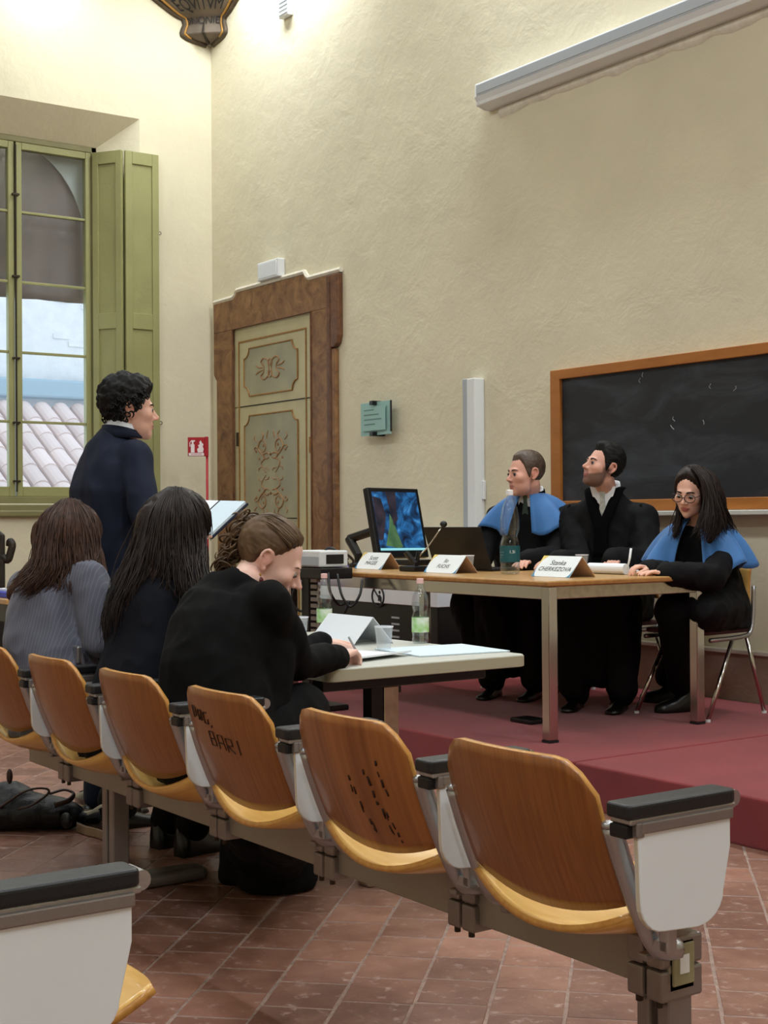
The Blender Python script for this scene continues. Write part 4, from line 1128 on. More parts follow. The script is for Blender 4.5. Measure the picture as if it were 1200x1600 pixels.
scr = mpoly([(-.86, -.80), (.88, -.80), (.88, .88), (-.86, .88)], .0005, 'screen', 'screen_picture', .001)
mat('screen_green', (44, 74, 52), .3, rgb2=(78, 110, 70), scale=14, emit=.4); mat('screen_dark', (22, 26, 36), .3, rgb2=(52, 44, 54), scale=16, emit=.35); mat('screen_bar', (120, 180, 190), .3, emit=.6)
mpoly([(-.62, -.66), (-.12, -.74), (.02, -.70), (-.20, .02), (-.30, .25), (-.38, -.1)], .0016, 'screen_green_shape', 'screen_green')
mpoly([(-.34, .88), (.06, .88), (-.02, .3), (.0, .1), (-.2, -.1), (-.26, .25)], .0017, 'screen_dark_shape', 'screen_dark')
mpoly([(-.86, .75), (-.55, .68), (-.45, .2), (-.70, -.5), (-.86, -.5)], .0018, 'screen_side_shape', 'screen_dark')
mpoly([(-.86, -.80), (.88, -.80), (.88, -.735), (-.86, -.735)], .002, 'screen_task_bar', 'screen_bar')
pa, pb_, pc = mc - mez * .045, at(546, 842, 8.55), at(560, 868, 8.45)
ar = G().tube([pa, pa.lerp(pb_, .5), pb_], .027, 8).build('monitor_arm', 'black_plastic', mo)
G().tube([pb_, pc, (pc.x, pc.y, TZ + E0)], [.03, .026, .026], 8).build('arm_elbow', 'black_plastic', mo)
G().lathe([(.06, 0), (.06, .02), (.03, .03)], (pc.x, pc.y, TZ + E0), 16).build('arm_clamp', 'black_plastic', mo)
# ---- laptop
lp = empty('laptop', (0, 0, 0)); tag(lp, 'open black laptop seen from behind its lid', 'laptop')
q0, q1 = atz(681, 890, TZ), atz(771, 893, TZ)
le = (q1 - q0); le.z = 0; W_ = le.length; le.normalize(); ln = Vector((-le.y, le.x, 0)); lh = .25
ltop = Vector((-.26 * ln.x, -.26 * ln.y, 1)).normalized(); ltop = (Vector((0, 0, 1)) - ln * .28 - le * .10).normalized()
base_c = (q0 + q1) / 2
G().prism([(0, .012), (W_, .012), (W_, lh), (0, lh)], (q0.x, q0.y, TZ + E0), le, ltop, -(le.cross(ltop)) * -.008).build('lid', 'black_plastic', lp, bevel=.003)
G().prism([(0, 0), (W_, 0), (W_, .24), (0, .24)], (q0.x, q0.y, TZ + E0), le, ln, (0, 0, .014)).build('keyboard_base', 'black_plastic', lp, bevel=.003)
# ---- gooseneck microphone and keypad console
mi = empty('microphone', (0, 0, 0)); tag(mi, 'black gooseneck microphone standing before the monitor', 'microphone')
m0 = atz(650, 893, TZ)
G().box(m0.x - .09, m0.x + .05, m0.y - .05, m0.y + .06, TZ + E0, TZ + .03).build('base', 'black_plastic', mi, bevel=.006)
YQ = proj(m0)[2]
G().tube(catmull([(m0.x, m0.y, TZ + .02), at(656, 868, YQ), at(668, 855, YQ), at(690, 824, YQ)], 5), .005, 6).build('gooseneck', 'chrome', mi, smooth=True)
G().tube([(m0.x, m0.y, TZ + .02), at(654, 862, YQ)], .012, 8).build('stem', 'black_plastic', mi)
G().ell(at(693, 819, YQ), (.02, .02, .018)).build('microphone_head', 'black_rubber', mi, smooth=True)
kp = empty('desk_phone', (0, 0, 0)); tag(kp, 'black handset console between the name card and the microphone', 'phone')
k0 = atz(628, 884, TZ) + Vector((-.03, .07, 0))
G().box(k0.x - .12, k0.x + .08, k0.y - .02, k0.y + .14, TZ + E0, TZ + .035).build('console', 'black_plastic', kp, bevel=.006)
G().tube([at(634, 862, YQ - .03), at(648, 880, YQ - .03)], .016, 8).build('handset', 'black_rubber', kp)

# ---- document camera box on the stand beside the table
av = empty('equipment_stand', (0, 0, 0)); tag(av, 'black equipment column with a ribbed cable chain beside the judges table', 'stand')
a0 = at(503, 886, 7.66); az = a0.z
G().box(a0.x - .17, a0.x + .15, a0.y - .10, a0.y + .10, az - .06, az - .001).build('top_tray', 'black_plastic', av, bevel=.006)
cp = at(484, 930, 7.7)
G().box(cp.x - .035, cp.x + .035, cp.y - .03, cp.y + .03, STAGE_Z, az - .06).build('column', 'black_plastic', av)
G().box(cp.x - .2, cp.x + .2, cp.y - .05, cp.y + .12, STAGE_Z, STAGE_Z + .03).build('foot', 'black_plastic', av, bevel=.008)
cx_ = at(493, 930, 7.6)
for k in range(16):
    G().box(cx_.x - .03, cx_.x + .03, cx_.y - .012, cx_.y + .012, .36 + k * .034, .36 + k * .034 + .02).build('chain_link', 'cast_grey', av)
vz = empty('document_camera', (0, 0, 0)); tag(vz, 'white boxy device with a grey front on the equipment column', 'device')
G().box(a0.x - .16, a0.x + .12, a0.y - .09, a0.y + .09, az + .003, az + .09).build('case', 'white_plastic', vz, bevel=.008)
G().box(a0.x - .15, a0.x + .11, a0.y - .094, a0.y - .089, az + .01, az + .06).build('front_panel', 'grey_plastic', vz, bevel=.003)
G().box(a0.x + .118, a0.x + .124, a0.y - .05, a0.y + .06, az + .02, az + .07).build('side_panel', 'black_plastic', vz, bevel=.002)
# ---- rack cabinet with white shelf behind the table
rk = empty('rack_cabinet', (0, 0, 0)); tag(rk, 'low black rack cabinet with a white shelf under the judges table', 'cabinet')
R0, R1 = -8.0, -7.05
rv = 5.62
x1 = atv(682, 930, rv).x; x0 = atv(500, 930, rv).x
zt, zb = atv(600, 911, rv).z, atv(600, 943, rv).z
G().box(x0, x1, rv + .01, rv + .42, STAGE_Z, zb - .002).build('body', 'black_plastic', rk, bevel=.006)
G().prism([(0, zb), (0, zt), (.10, zt + .02), (.42, zt + .02), (.42, zb)], (x0 - .01, rv, 0), (0, 1, 0), (0, 0, 1), (x1 - x0 + .02, 0, 0)).build('shelf', 'white_laminate', rk, bevel=.004)
for k in range(4):
    p = atv(618, 965 + k * 10, rv + .01); G().box(p.x - .04, p.x + .05, rv + .004, rv + .012, p.z - .006, p.z + .006).build('vent_slot', 'grey_plastic', rk)
p = atv(591, 932, rv)
g = G(); g.tube([(p.x + .07 * math.cos(w), rv - .002, p.z + .07 * math.sin(w)) for w in np.linspace(0, 2 * PI, 25)], .007, 5); g.tube([(p.x - .05, rv - .002, p.z + .05), (p.x + .05, rv - .002, p.z - .05)], .006, 5); g.build('prohibition_mark', 'ink', rk)
g = G(); g.ell((p.x + .018, rv - .002, p.z + .03), (.012, .003, .012), nu=10, nv=6); g.prism([(-.012, -.03), (.03, -.03), (.03, -.005), (.012, .012), (-.004, .012)], (p.x + .012, rv - .001, p.z), (1, 0, 0), (0, 0, 1), (0, -.003, 0)); g.build('prohibition_figure', 'ink', rk)
p = atv(575, 940, rv); tag(G().box(p.x - .17, p.x + .2, rv + .09, rv + .3, zt + .021, zt + .045).build('leaflet_stack', 'paper'), 'white leaflets on the cabinet shelf', 'papers')
p = atv(530, 901, rv + .2); tag(G().box(p.x - .2, p.x + .15, rv + .12, rv + .38, zt + .046, zt + .09).build('plastic_wallet', 'blue_folder', bevel=.01), 'blue plastic wallet on the cabinet shelf', 'folder')
# ---- loose cables
for k, (pts, lab) in enumerate((
        ([(513, 895, 7.5), (516, 925, 7.45), (530, 945, 7.5), (545, 940, 7.5), (538, 958, 7.5)], 'black cable hanging from the left end of the table'),
        ([(527, 897, 7.5), (534, 930, 7.45), (548, 948, 7.45), (562, 930, 7.45), (566, 905, 7.5)], 'black looped cable under the table edge'),
        ([(476, 897, 7.72), (462, 915, 7.72), (456, 940, 7.72), (470, 955, 7.72), (482, 945, 7.72)], 'black cable beside the equipment column'),
        ([(505, 864, 7.7), (514, 856, 7.7), (526, 862, 7.7), (530, 884, 7.72)], 'thin cable arching over the white device'),
        ([(534, 876, 7.8), (540, 866, 7.85), (552, 876, 7.9), (548, 884, 7.9)], 'tangled cable between the white device and the monitor arm'))):
    tag(G().tube(catmull([at(*q) for q in pts], 6), .0075, 6).build('cable', 'black_rubber', smooth=True), lab, 'cable')
g = G(); rnd = random.Random(11)
for k in range(7):
    c_ = [at(532 + rnd.uniform(-7, 12), 874 + rnd.uniform(-8, 8), 7.95 + rnd.uniform(-.05, .05)) for _ in range(5)]
    g.tube(catmull(c_, 5), .008, 5)
o = g.build('cable_tangle', 'black_rubber', smooth=True); tag(o, 'knot of black cables at the end of the judges table', 'cables')
# ---- black floor box on the dais
p = atz(823, 1128, STAGE_Z); tag(G().box(p.x - .06, p.x + .10, p.y - .06, p.y + .06, STAGE_Z + .0005, STAGE_Z + .022).build('floor_box', 'black_plastic', bevel=.005), 'small flat black box on the red carpet', 'box')

# ---- handbag on the floor
hb = empty('handbag', (0, 0, 0)); tag(hb, 'slumped black handbag with brown straps on the tiles', 'handbag')
p0 = atz(-5, 1306, 0); p1 = atz(118, 1303, 0)
Yb = proj((p0 + p1) / 2)[2] + .12
g = G()
for px, py, r_b in ((10, 1272, .10), (45, 1278, .095), (80, 1280, .085), (100, 1283, .07), (20, 1250, .08), (12, 1236, .055), (50, 1262, .08)):
    q = at(px, py, Yb); g.ell((q.x, q.y, max(q.z, r_b * .72)), (r_b * 1.25, r_b * 1.25, r_b * .72), nu=14, nv=8)
me = remesh(g, .012, 6); c_ = coords(me); c_[:, 2] = np.maximum(c_[:, 2], .003); set_coords(me, c_); folds(me, .006, 14, 3.0)
c_ = coords(me); c_[:, 2] = np.maximum(c_[:, 2], .002); set_coords(me, c_)
link_mesh('bag_body', me, 'leather_black', hb)
Yc = Yb - .12
G().tube(catmull([at(0, 1262, Yc), at(40, 1236, Yc - .02), at(70, 1232, Yc), at(75, 1240, Yc), at(50, 1258, Yc - .04), at(30, 1264, Yc - .02)], 6), .007, 6, flat=(1.6, .7)).build('strap', 'leather_brown', hb, smooth=True)
G().tube(catmull([at(78, 1240, Yc), at(100, 1234, Yc + .03), at(115, 1240, Yc + .03), at(108, 1250, Yc), at(85, 1258, Yc - .02)], 6), .007, 6, flat=(1.6, .7)).build('strap', 'leather_brown', hb, smooth=True)
q = at(104, 1282, Yc - .02); G().ell(q, (.035, .02, .03)).build('corner_patch', 'leather_black', hb, smooth=True)
q = at(15, 1213, Yc + .06); G().ell(q, (.012, .012, .03)).build('strap_tab', 'leather_brown', hb, smooth=True)

# ================================================================== people
mat('skin', (255, 255, 255), 0.5, attr='Col', sss=0.12, spec=0.35)
mat('hair_black', (12, 10, 9), 0.65, spec=.3, var=0.35, scale=18, stretch=(6, 6, 1))
mat('hair_dark', (24, 17, 14), 0.5, spec=.25, rgb2=(46, 32, 26), scale=16, stretch=(5, 5, 1))
mat('hair_brown', (50, 33, 26), 0.5, spec=.25, rgb2=(80, 54, 42), scale=14, stretch=(5, 5, 1))
mat('hair_fair', (76, 58, 42), 0.5, spec=.3, rgb2=(108, 84, 60), scale=9, stretch=(3, 3, 2))
mat('hair_short_brown', (66, 52, 42), 0.5, rgb2=(92, 74, 60), scale=40)
mat('navy_suit', (27, 33, 50), 0.8, var=0.08, scale=4, bump=0.0006, bscale=500, spec=.25)
mat('navy_dark', (12, 14, 22), 0.85, var=0.08, scale=4, bump=0.0006, bscale=500, spec=.2)
mat('black_cloth', (8, 8, 9), 0.88, var=0.1, scale=4, bump=0.0006, bscale=500, spec=.2)
mat('robe_black', (8, 8, 10), 0.8, var=0.1, scale=5, bump=0.0008, bscale=300, spec=.25)
mat('black_velvet', (5, 5, 7), 0.95, spec=.1)
mat('cape_blue', (52, 108, 170), 0.6, rgb2=(66, 124, 188), scale=3, sheen=0.2, bump=0.0005, bscale=300)
mat('shirt_white', (232, 234, 238), 0.7)
mat('tie_green', (52, 70, 54), 0.5, rgb2=(40, 54, 44), scale=60)
mat('tie_silver', (190, 190, 180), 0.45, rgb2=(160, 160, 152), scale=80)
mat('eye', (255, 255, 255), 0.15, attr='Col')
mat('brow_dark', (38, 28, 24), 0.8)
mat('brow_brown', (84, 62, 46), 0.8)
mat('earring', (86, 20, 26), 0.2)
mat('frame_dark', (40, 22, 26), 0.3)
def pinstripe():
    m = mat('pinstripe', (96, 96, 106), 0.85, sheen=0.15, bump=0.0006, bscale=400)
    N, L, b = nodes(m)
    tc = N.new('ShaderNodeTexCoord'); mp = N.new('ShaderNodeMapping'); mp.inputs['Rotation'].default_value = (0, 0, -0.6); L.new(tc.outputs['Object'], mp.inputs['Vector'])
    w = N.new('ShaderNodeTexWave'); w.wave_type = 'BANDS'; w.bands_direction = 'X'; w.inputs['Scale'].default_value = 26; w.inputs['Distortion'].default_value = 0.12; w.inputs['Detail'].default_value = 0; w.inputs['Detail Scale'].default_value = 0.6
    L.new(mp.outputs['Vector'], w.inputs['Vector'])
    cr = N.new('ShaderNodeValToRGB'); cr.color_ramp.elements[0].position = 0.86; cr.color_ramp.elements[0].color = srgb((86, 87, 100)); cr.color_ramp.elements[1].position = 0.97; cr.color_ramp.elements[1].color = srgb((104, 105, 117))
    L.new(w.outputs['Fac'], cr.inputs['Fac']); L.new(cr.outputs['Color'], b.inputs['Base Color'])
pinstripe()

def sm(a, b, k): h = np.clip(.5 + .5 * (b - a) / k, 0, 1); return b * (1 - h) + a * h - k * h * (1 - h)
def sell(p, c, r):
    q = (p - np.array(c)); r = np.array(r); k0 = np.linalg.norm(q / r, axis=-1); k1 = np.linalg.norm(q / (r * r), axis=-1) + 1e-9
    return k0 * (k0 - 1) / k1
def scap(p, a, b, ra, rb):
    a, b = np.array(a), np.array(b); ab = b - a; t = np.clip(((p - a) @ ab) / (ab @ ab), 0, 1)
    return np.linalg.norm(p - a - t[..., None] * ab, axis=-1) - (ra + (rb - ra) * t)
def head_sdf(p, fem=False, nose=1.0):
    d = sell(p, (0, -.016, .034), (.074, .095, .083))
    d = sm(d, sell(p, (0, .032, -.03), (.058 if fem else .061, .060, .076)), .03)
    d = sm(d, sell(p, (0, .030, -.072), (.044 if fem else .052, .050, .040)), .03)
    d = sm(d, sell(p, (0, .074, -.098), (.017 if fem else .021, .016, .016)), .022)
    for s in (-1, 1): d = sm(d, sell(p, (s * .040, .060, -.020), (.024, .024, .022)), .02)
    d = sm(d, scap(p, (-.028, .080, .020), (.028, .080, .020), .010, .010), .018 if fem else .014)
    for s in (-1, 1): d = -sm(-d, np.linalg.norm(p - np.array((s * .031, .101, .001)), axis=-1) - .0150, .012)
    for s in (-1, 1): d = sm(d, sell(p, (s * .031, .0765, .0005), (.0155, .0105, .0105)), .003)
    d = sm(d, scap(p, (0, .086, .010), (0, .086 + .026 * nose, -.024), .0065, .0085), .010)
    d = sm(d, np.linalg.norm(p - np.array((0, .087 + .027 * nose, -.027)), axis=-1) - .0098, .006)
    for s in (-1, 1): d = sm(d, np.linalg.norm(p - np.array((s * .0125, .098, -.032)), axis=-1) - .0072, .006)
    f = .0012 if fem else 0
    d = sm(d, scap(p, (-.016, .0880, -.0565), (.016, .0880, -.0565), .0050 + f, .0050 + f), .007)
    d = sm(d, sell(p, (0, .0925, -.0565), (.012, .006, .0050 + f)), .006)
    d = sm(d, sell(p, (0, .0905, -.0675), (.016, .008, .0058 + f)), .006)
    return d
HO = np.array((0, .010, -.008))
def head_dirs(nu, nv):
    th = (np.arange(nv + 1) / nv) * PI; ph = np.arange(nu) / nu * 2 * PI
    T, Pp = np.meshgrid(th, ph, indexing='ij')
    # poles along x so that the face is evenly covered
    return np.stack([np.cos(T), np.sin(T) * np.cos(Pp), np.sin(T) * np.sin(Pp)], -1)
_hc = {}
def head_radius(nu, nv, fem, nose):
    k = (nu, nv, fem, nose)
    if k not in _hc:
        D = head_dirs(nu, nv); t = np.full(D.shape[:2], .16); lo = np.zeros_like(t)
        for _ in range(60): t = t - head_sdf(HO + D * t[..., None], fem, nose) * .7; t = np.clip(t, .02, .2)
        _hc[k] = (D, t)
    return _hc[k]

HAIRLINE = {
    'man': ([0, 18, 34, 48, 58, 66, 74, 80, 86, 92, 104, 112, 122, 140, 180], [.076, .078, .080, .062, .040, .010, -.012, -.022, .010, .030, .032, .002, -.040, -.066, -.072]),
    'curly': ([0, 20, 36, 50, 60, 68, 76, 84, 96, 110, 125, 145, 180], [.058, .056, .052, .040, .022, .000, -.010, -.004, .012, -.010, -.070, -.092, -.098]),
    'swept': ([0, 20, 40, 56, 66, 76, 84, 92, 104, 114, 130, 150, 180], [.086, .084, .078, .064, .048, .034, .026, .030, .030, .004, -.034, -.058, -.062]),
    'parted': ([0, 14, 28, 42, 54, 66, 80, 100, 130, 180], [.086, .082, .072, .056, .028, -.030, -.090, -.12, -.12, -.12])}
def hair_t(kind, side, top, lift=0.0, front=0.0, soft=.012):
    az, zz = HAIRLINE[kind]
    def f(P, D):
        x, y, z = P[..., 0], P[..., 1], P[..., 2]
        a = np.degrees(np.arctan2(np.abs(x), y)); line = np.interp(a, az, zz) + .002 * np.sin(a * .5)
        k = np.clip((z - line) / soft, -1, 1); h = np.clip((z - .02) / .085, 0, 1)
        return np.where(k > 0, .0015 + k * (side + (top - side) * h ** 1.3 + front * h * np.clip(y / .07, 0, 1)), .0015 + k * .009)
    return f

class Head:
    def __init__(s, c, face, up=(0, 0, 1), fem=False, scale=1.0, nose=1.0):
        s.c = Vector(c); y = Vector(face).normalized(); u = Vector(up); z = (u - y * u.dot(y)).normalized(); x = y.cross(z)
        s.R = np.array([x, y, z]).T; s.s = scale; s.fem = fem; s.nose = nose; s.x, s.y, s.z = x, y, z
    def w(s, p): return Vector(s.R @ (np.array(p, float) * s.s)) + s.c
    def ww(s, P): return (P * s.s) @ s.R.T + np.array(s.c)
    def loc(s, W): return ((W - np.array(s.c)) @ s.R) / s.s
    def add(s, g, nu=120, nv=84):
        D, t = head_radius(nu, nv, s.fem, s.nose); P = s.ww(HO + D * t[..., None])
        g.grid([[tuple(q) for q in r] for r in P], closed=True)
        for sx in (-1, 1):
            e0 = [(sx * .071, .004, .006), (sx * .079, -.006, .026), (sx * .084, -.022, .026), (sx * .085, -.028, .006), (sx * .081, -.020, -.014), (sx * .074, -.006, -.028), (sx * .072, .0, -.02)]
            pts = [s.w(p) for p in catmull(e0, 4)]; g.tube(pts, [.0052 * s.s] * len(pts), 7)
            g.ell(s.w((sx * .074, -.008, .002)), (.006 * s.s, .016 * s.s, .024 * s.s), (s.x, s.y, s.z), 10, 8)
            g.ell(s.w((sx * .0745, -.004, -.026)), (.005 * s.s, .008 * s.s, .009 * s.s), (s.x, s.y, s.z), 8, 6)
    def colour(s, me, skin, lips, beard=None, blush=(.92, .70, .66)):
        W = coords(me); p = s.loc(W); n = len(W); C = np.tile(np.array(srgb(skin)[:3]), (n, 1))
        def mixc(mask, c): C[:] = C * (1 - mask[:, None]) + np.array(c) * mask[:, None]
        near = np.linalg.norm(p, axis=1) < .17
        g2 = lambda q, c, r: np.exp(-(((q - np.array(c)) / np.array(r)) ** 2).sum(1)) * near
        base = np.array(srgb(skin)[:3])
        for sx in (-1, 1):
            mixc(.35 * g2(p, (sx * .042, .07, -.022), (.024, .04, .02)), base * np.array(blush))
            mixc(.45 * g2(p, (sx * .082, -.01, 0), (.016, .03, .04)), base * np.array((.98, .62, .56)))
        mixc(.3 * g2(p, (0, .115, -.027), (.016, .02, .014)), base * np.array((.96, .7, .66)))
        if beard:
            col_, st = beard
            side = np.clip((p[:, 1] + .004) / .012, 0, 1)
            chops = np.clip((.030 - np.abs(p[:, 1] - .012)) / .015, 0, 1) * np.clip((np.abs(p[:, 0]) - .052) / .01, 0, 1) * np.clip((.01 - p[:, 2]) / .02, 0, 1)
            up = np.clip((np.where(np.abs(p[:, 0]) < .022, -.041, -.012 - .46 * np.clip(p[:, 1], 0, .1)) - p[:, 2]) / .009, 0, 1)
            clear = 1 - np.clip(g2(p, (0, .095, -.062), (.014, .03, .007)) * 1.6, 0, 1)
            mk = np.clip(np.maximum(side * up, chops), 0, 1) * clear * near * (p[:, 2] > -.125); mixc(mk * st, srgb(col_)[:3])
        lm = np.clip(1.5 - (((p - np.array((0, .094, -.062))) / np.array((.0235, .03, .0125))) ** 2).sum(1), 0, 1) * near * (p[:, 1] > .074)
        mixc(np.clip(lm, 0, 1) * .85, srgb(lips)[:3])
        slit = np.exp(-((p[:, 2] + .0620) / .0016) ** 2) * (np.abs(p[:, 0]) < .021) * (p[:, 1] > .08) * near
        mixc(slit * .7, np.array(srgb(lips)[:3]) * .25)
        for sx in (-1, 1): mixc(.8 * g2(p, (sx * .006, .104, -.0375), (.0035, .008, .003)), base * .2)
        at_ = me.color_attributes.new('Col', 'FLOAT_COLOR', 'POINT')
        at_.data.foreach_set('color', np.concatenate([C, np.ones((n, 1))], 1).astype(np.float32).ravel())
    def eyes(s, parent, brow_m, look=(0, 0), closed=0.0, brow_r=.0028):
        for sx in (-1, 1):
            c0 = np.array((sx * .031, .0782, .0000)); g = G(); g.ell(s.w(c0), (.0122 * s.s,) * 3, (s.x, s.z, s.y), 20, 14)
            o = g.build('eye', 'eye', parent, smooth=True); me = o.data; p = (s.loc(coords(me)) - c0) / .0122
            d = np.array((look[0], 1, look[1])); d = d / np.linalg.norm(d); ca = p @ d
            C = np.where(ca[:, None] > .90, np.array((.004, .003, .003)), np.where(ca[:, None] > .72, np.array((.03, .018, .010)), np.array((.34, .31, .29))))
            at_ = me.color_attributes.new('Col', 'FLOAT_COLOR', 'POINT'); at_.data.foreach_set('color', np.concatenate([C, np.ones((len(C), 1))], 1).astype(np.float32).ravel())
            # upper lid as a skin-coloured hood plus lash line
            g = G(); zl = .0062 - closed * .0085
            lid = [s.w((sx * (.031 + a * .0145), .0782 + .0130 * math.cos(a * 1.1), zl - .004 * a * a)) for a in np.linspace(-1, 1, 9)]
            g.tube(lid, .0013 * s.s, 5); g.build('eyelashes', 'brow_dark', parent, smooth=True)
            br = [s.w((sx * (.012 + a * .038), .0915 - .018 * a * a, .0205 + .006 * math.sin(a * PI * .8) - .004 * a)) for a in np.linspace(0, 1, 9)]
            G().tube(br, [brow_r * k * s.s for k in (.7, 1.1, 1.2, 1.2, 1.1, 1., .8, .6, .3)], 6, flat=(.8, 1.5)).build('eyebrow', brow_m, parent, smooth=True)
    def hair(s, tfun, m, parent, nu=150, nv=110, rough=.004, rs=60, stretch=(1, 1, 1), name='hair'):
        D, t = head_radius(nu, nv, s.fem, s.nose); P = HO + D * t[..., None]
        T = tfun(P, D); out = np.empty_like(P); st = np.array(stretch) * rs
        for j in range(P.shape[0]):
            for i in range(P.shape[1]):
                k = T[j, i]
                if k > -.003:
                    q = P[j, i] * st; v = noise.noise((q[0], q[1], q[2])) + .5 * noise.noise((q[0] * 2.1, q[1] * 2.1, q[2] * 2.1))
                    k = k + v * rough * min(1, max(0, (k + .002) / .008))
                T[j, i] = k
        W = s.ww(P + D * T[..., None]); g = G(); n = P.shape[1]; vs = W.reshape(-1, 3); keep = (T > -.0035).reshape(-1); fs = []
        for j in range(P.shape[0] - 1):
            for i in range(n):
                f = (j * n + i, j * n + (i + 1) % n, (j + 1) * n + (i + 1) % n, (j + 1) * n + i)
                if keep[list(f)].any(): fs.append(f)
        g.add([tuple(v) for v in vs], fs); o = g.build(name, m, parent, smooth=True)
        bm = bmesh.new(); bm.from_mesh(o.data); bmesh.ops.delete(bm, geom=[v for v in bm.verts if not v.link_faces], context='VERTS'); bm.to_mesh(o.data); bm.free()
        return o

def hand(g, wrist, d, n, side=1, curl=(.3, .35, .4, .45), thumb=(.6, .3), s=1.0):
    """palm and five fingers; d: towards the fingers, n: back of the hand, side: +1 if the thumb lies at d x n"""
    w = Vector(wrist); d = Vector(d).normalized(); n = Vector(n); n = (n - d * n.dot(d)).normalized(); t = d.cross(n) * side
    offs = (.026, .009, -.008, -.024); ln = (.070, .078, .072, .056); r0 = (.0092, .0094, .0088, .0078)
    for k in range(4):
        kn = w + d * (.084 - .004 * abs(k - 1)) * s + t * (offs[k] * s)
        g.cone(w + t * (offs[k] * .7 * s) + d * .012 * s, kn, .0135 * s, .0108 * s, 9, 3)
        p = kn; a = 0.0; L_ = ln[k] * s
        for q, fr in enumerate((.45, .31, .24)):
            a += curl[k] * (1.0, 1.15, .7)[q]
            dirn = d * math.cos(a) - n * math.sin(a)
            p2 = p + dirn * (L_ * fr); g.cone(p, p2, r0[k] * (1 - .08 * q) * s, r0[k] * (.92 - .08 * q) * s, 9, 3); p = p2
    g.cone(w + d * .02 * s, w + d * .07 * s, .016 * s, .014 * s, 9, 3)
    b0 = w + d * .022 * s + t * .022 * s; td = (d * math.cos(thumb[0]) + t * math.sin(thumb[0]) - n * thumb[1]).normalized()
    b1 = b0 + td * .042 * s; td2 = (td + d * .35 - n * .2 - t * .25).normalized(); b2 = b1 + td2 * .032 * s; b3 = b2 + (td2 + d * .15 - t * .2).normalized() * .026 * s
    g.cone(w + d * .01 * s + t * .008 * s, b1, .016 * s, .0115 * s, 9, 3); g.cone(b1, b2, .0108 * s, .0098 * s, 9, 3); g.cone(b2, b3, .0098 * s, .0080 * s, 9, 3)

def torso(g, pts, rights, prof, n=28, pw=2.3):
    """closed loft along the spine: prof = (half width, front depth, back depth)"""
    pts = [Vector(p) for p in pts]; rows = []
    N_ = len(pts)
    for i, p in enumerate(pts):
        tg = (pts[min(i + 1, N_ - 1)] - pts[max(i - 1, 0)]).normalized()
        r = Vector(rights[i] if isinstance(rights, list) else rights); r = (r - tg * r.dot(tg)).normalized(); f = tg.cross(r)   # up x right = forward
        rx, fy, by = prof[i]; row = []
        for k in range(n):
            a = 2 * PI * k / n; c, s_ = math.cos(a), math.sin(a)
            cx = abs(c) ** (2 / pw) * (1 if c >= 0 else -1); sy = abs(s_) ** (2 / pw) * (1 if s_ >= 0 else -1)
            row.append(tuple(p + r * (rx * cx) + f * ((fy if sy > 0 else by) * sy)))
        rows.append(row)
    k0 = len(g.v); g.grid(rows, closed=True); k1 = len(g.v)
    g.f.append(list(range(k0, k0 + n))[::-1]); g.m.append(0); g.f.append(list(range(k1 - n, k1))); g.m.append(0)
    return g

def strands(name, guides, n, m, parent, r=(.004, .008), jit=.010, wave=.006, freq=9, seed=1, taper=True, seg=5):
    """locks of hair running between neighbouring guide lines"""
    rnd = random.Random(seed); g = G(); gs = [catmull(q, 6) for q in guides]; K = min(len(q) for q in gs)
    for _ in range(n):
        a = rnd.uniform(0, len(gs) - 1.001); i = int(a); f = a - i
        A_, B_ = gs[i], gs[i + 1]; L_ = rnd.uniform(.72, 1.0); ph = rnd.uniform(0, 6.28); off = Vector((rnd.gauss(0, 1), rnd.gauss(0, 1), rnd.gauss(0, 1))) * jit
        wv = Vector((rnd.gauss(0, 1), rnd.gauss(0, 1), rnd.gauss(0, .5))) * wave; pts = []
        M_ = 18
        for k in range(M_):
            t = k / (M_ - 1) * L_; ia = t * (len(A_) - 1); ib = t * (len(B_) - 1)
            pa = A_[int(ia)].lerp(A_[min(int(ia) + 1, len(A_) - 1)], ia % 1); pb = B_[int(ib)].lerp(B_[min(int(ib) + 1, len(B_) - 1)], ib % 1)
            p = pa.lerp(pb, f) + off * min(1, .25 + t) + wv * math.sin(t * freq + ph) * t; pts.append(p)
        rr = rnd.uniform(*r); g.tube(pts, [rr * (.6 + .4 * min(1, k / 3)) * (1 - (.8 * max(0, (k / (M_ - 1) - .6) / .4) if taper else 0)) for k in range(M_)], seg)
    return g.build(name, m, parent, smooth=True)

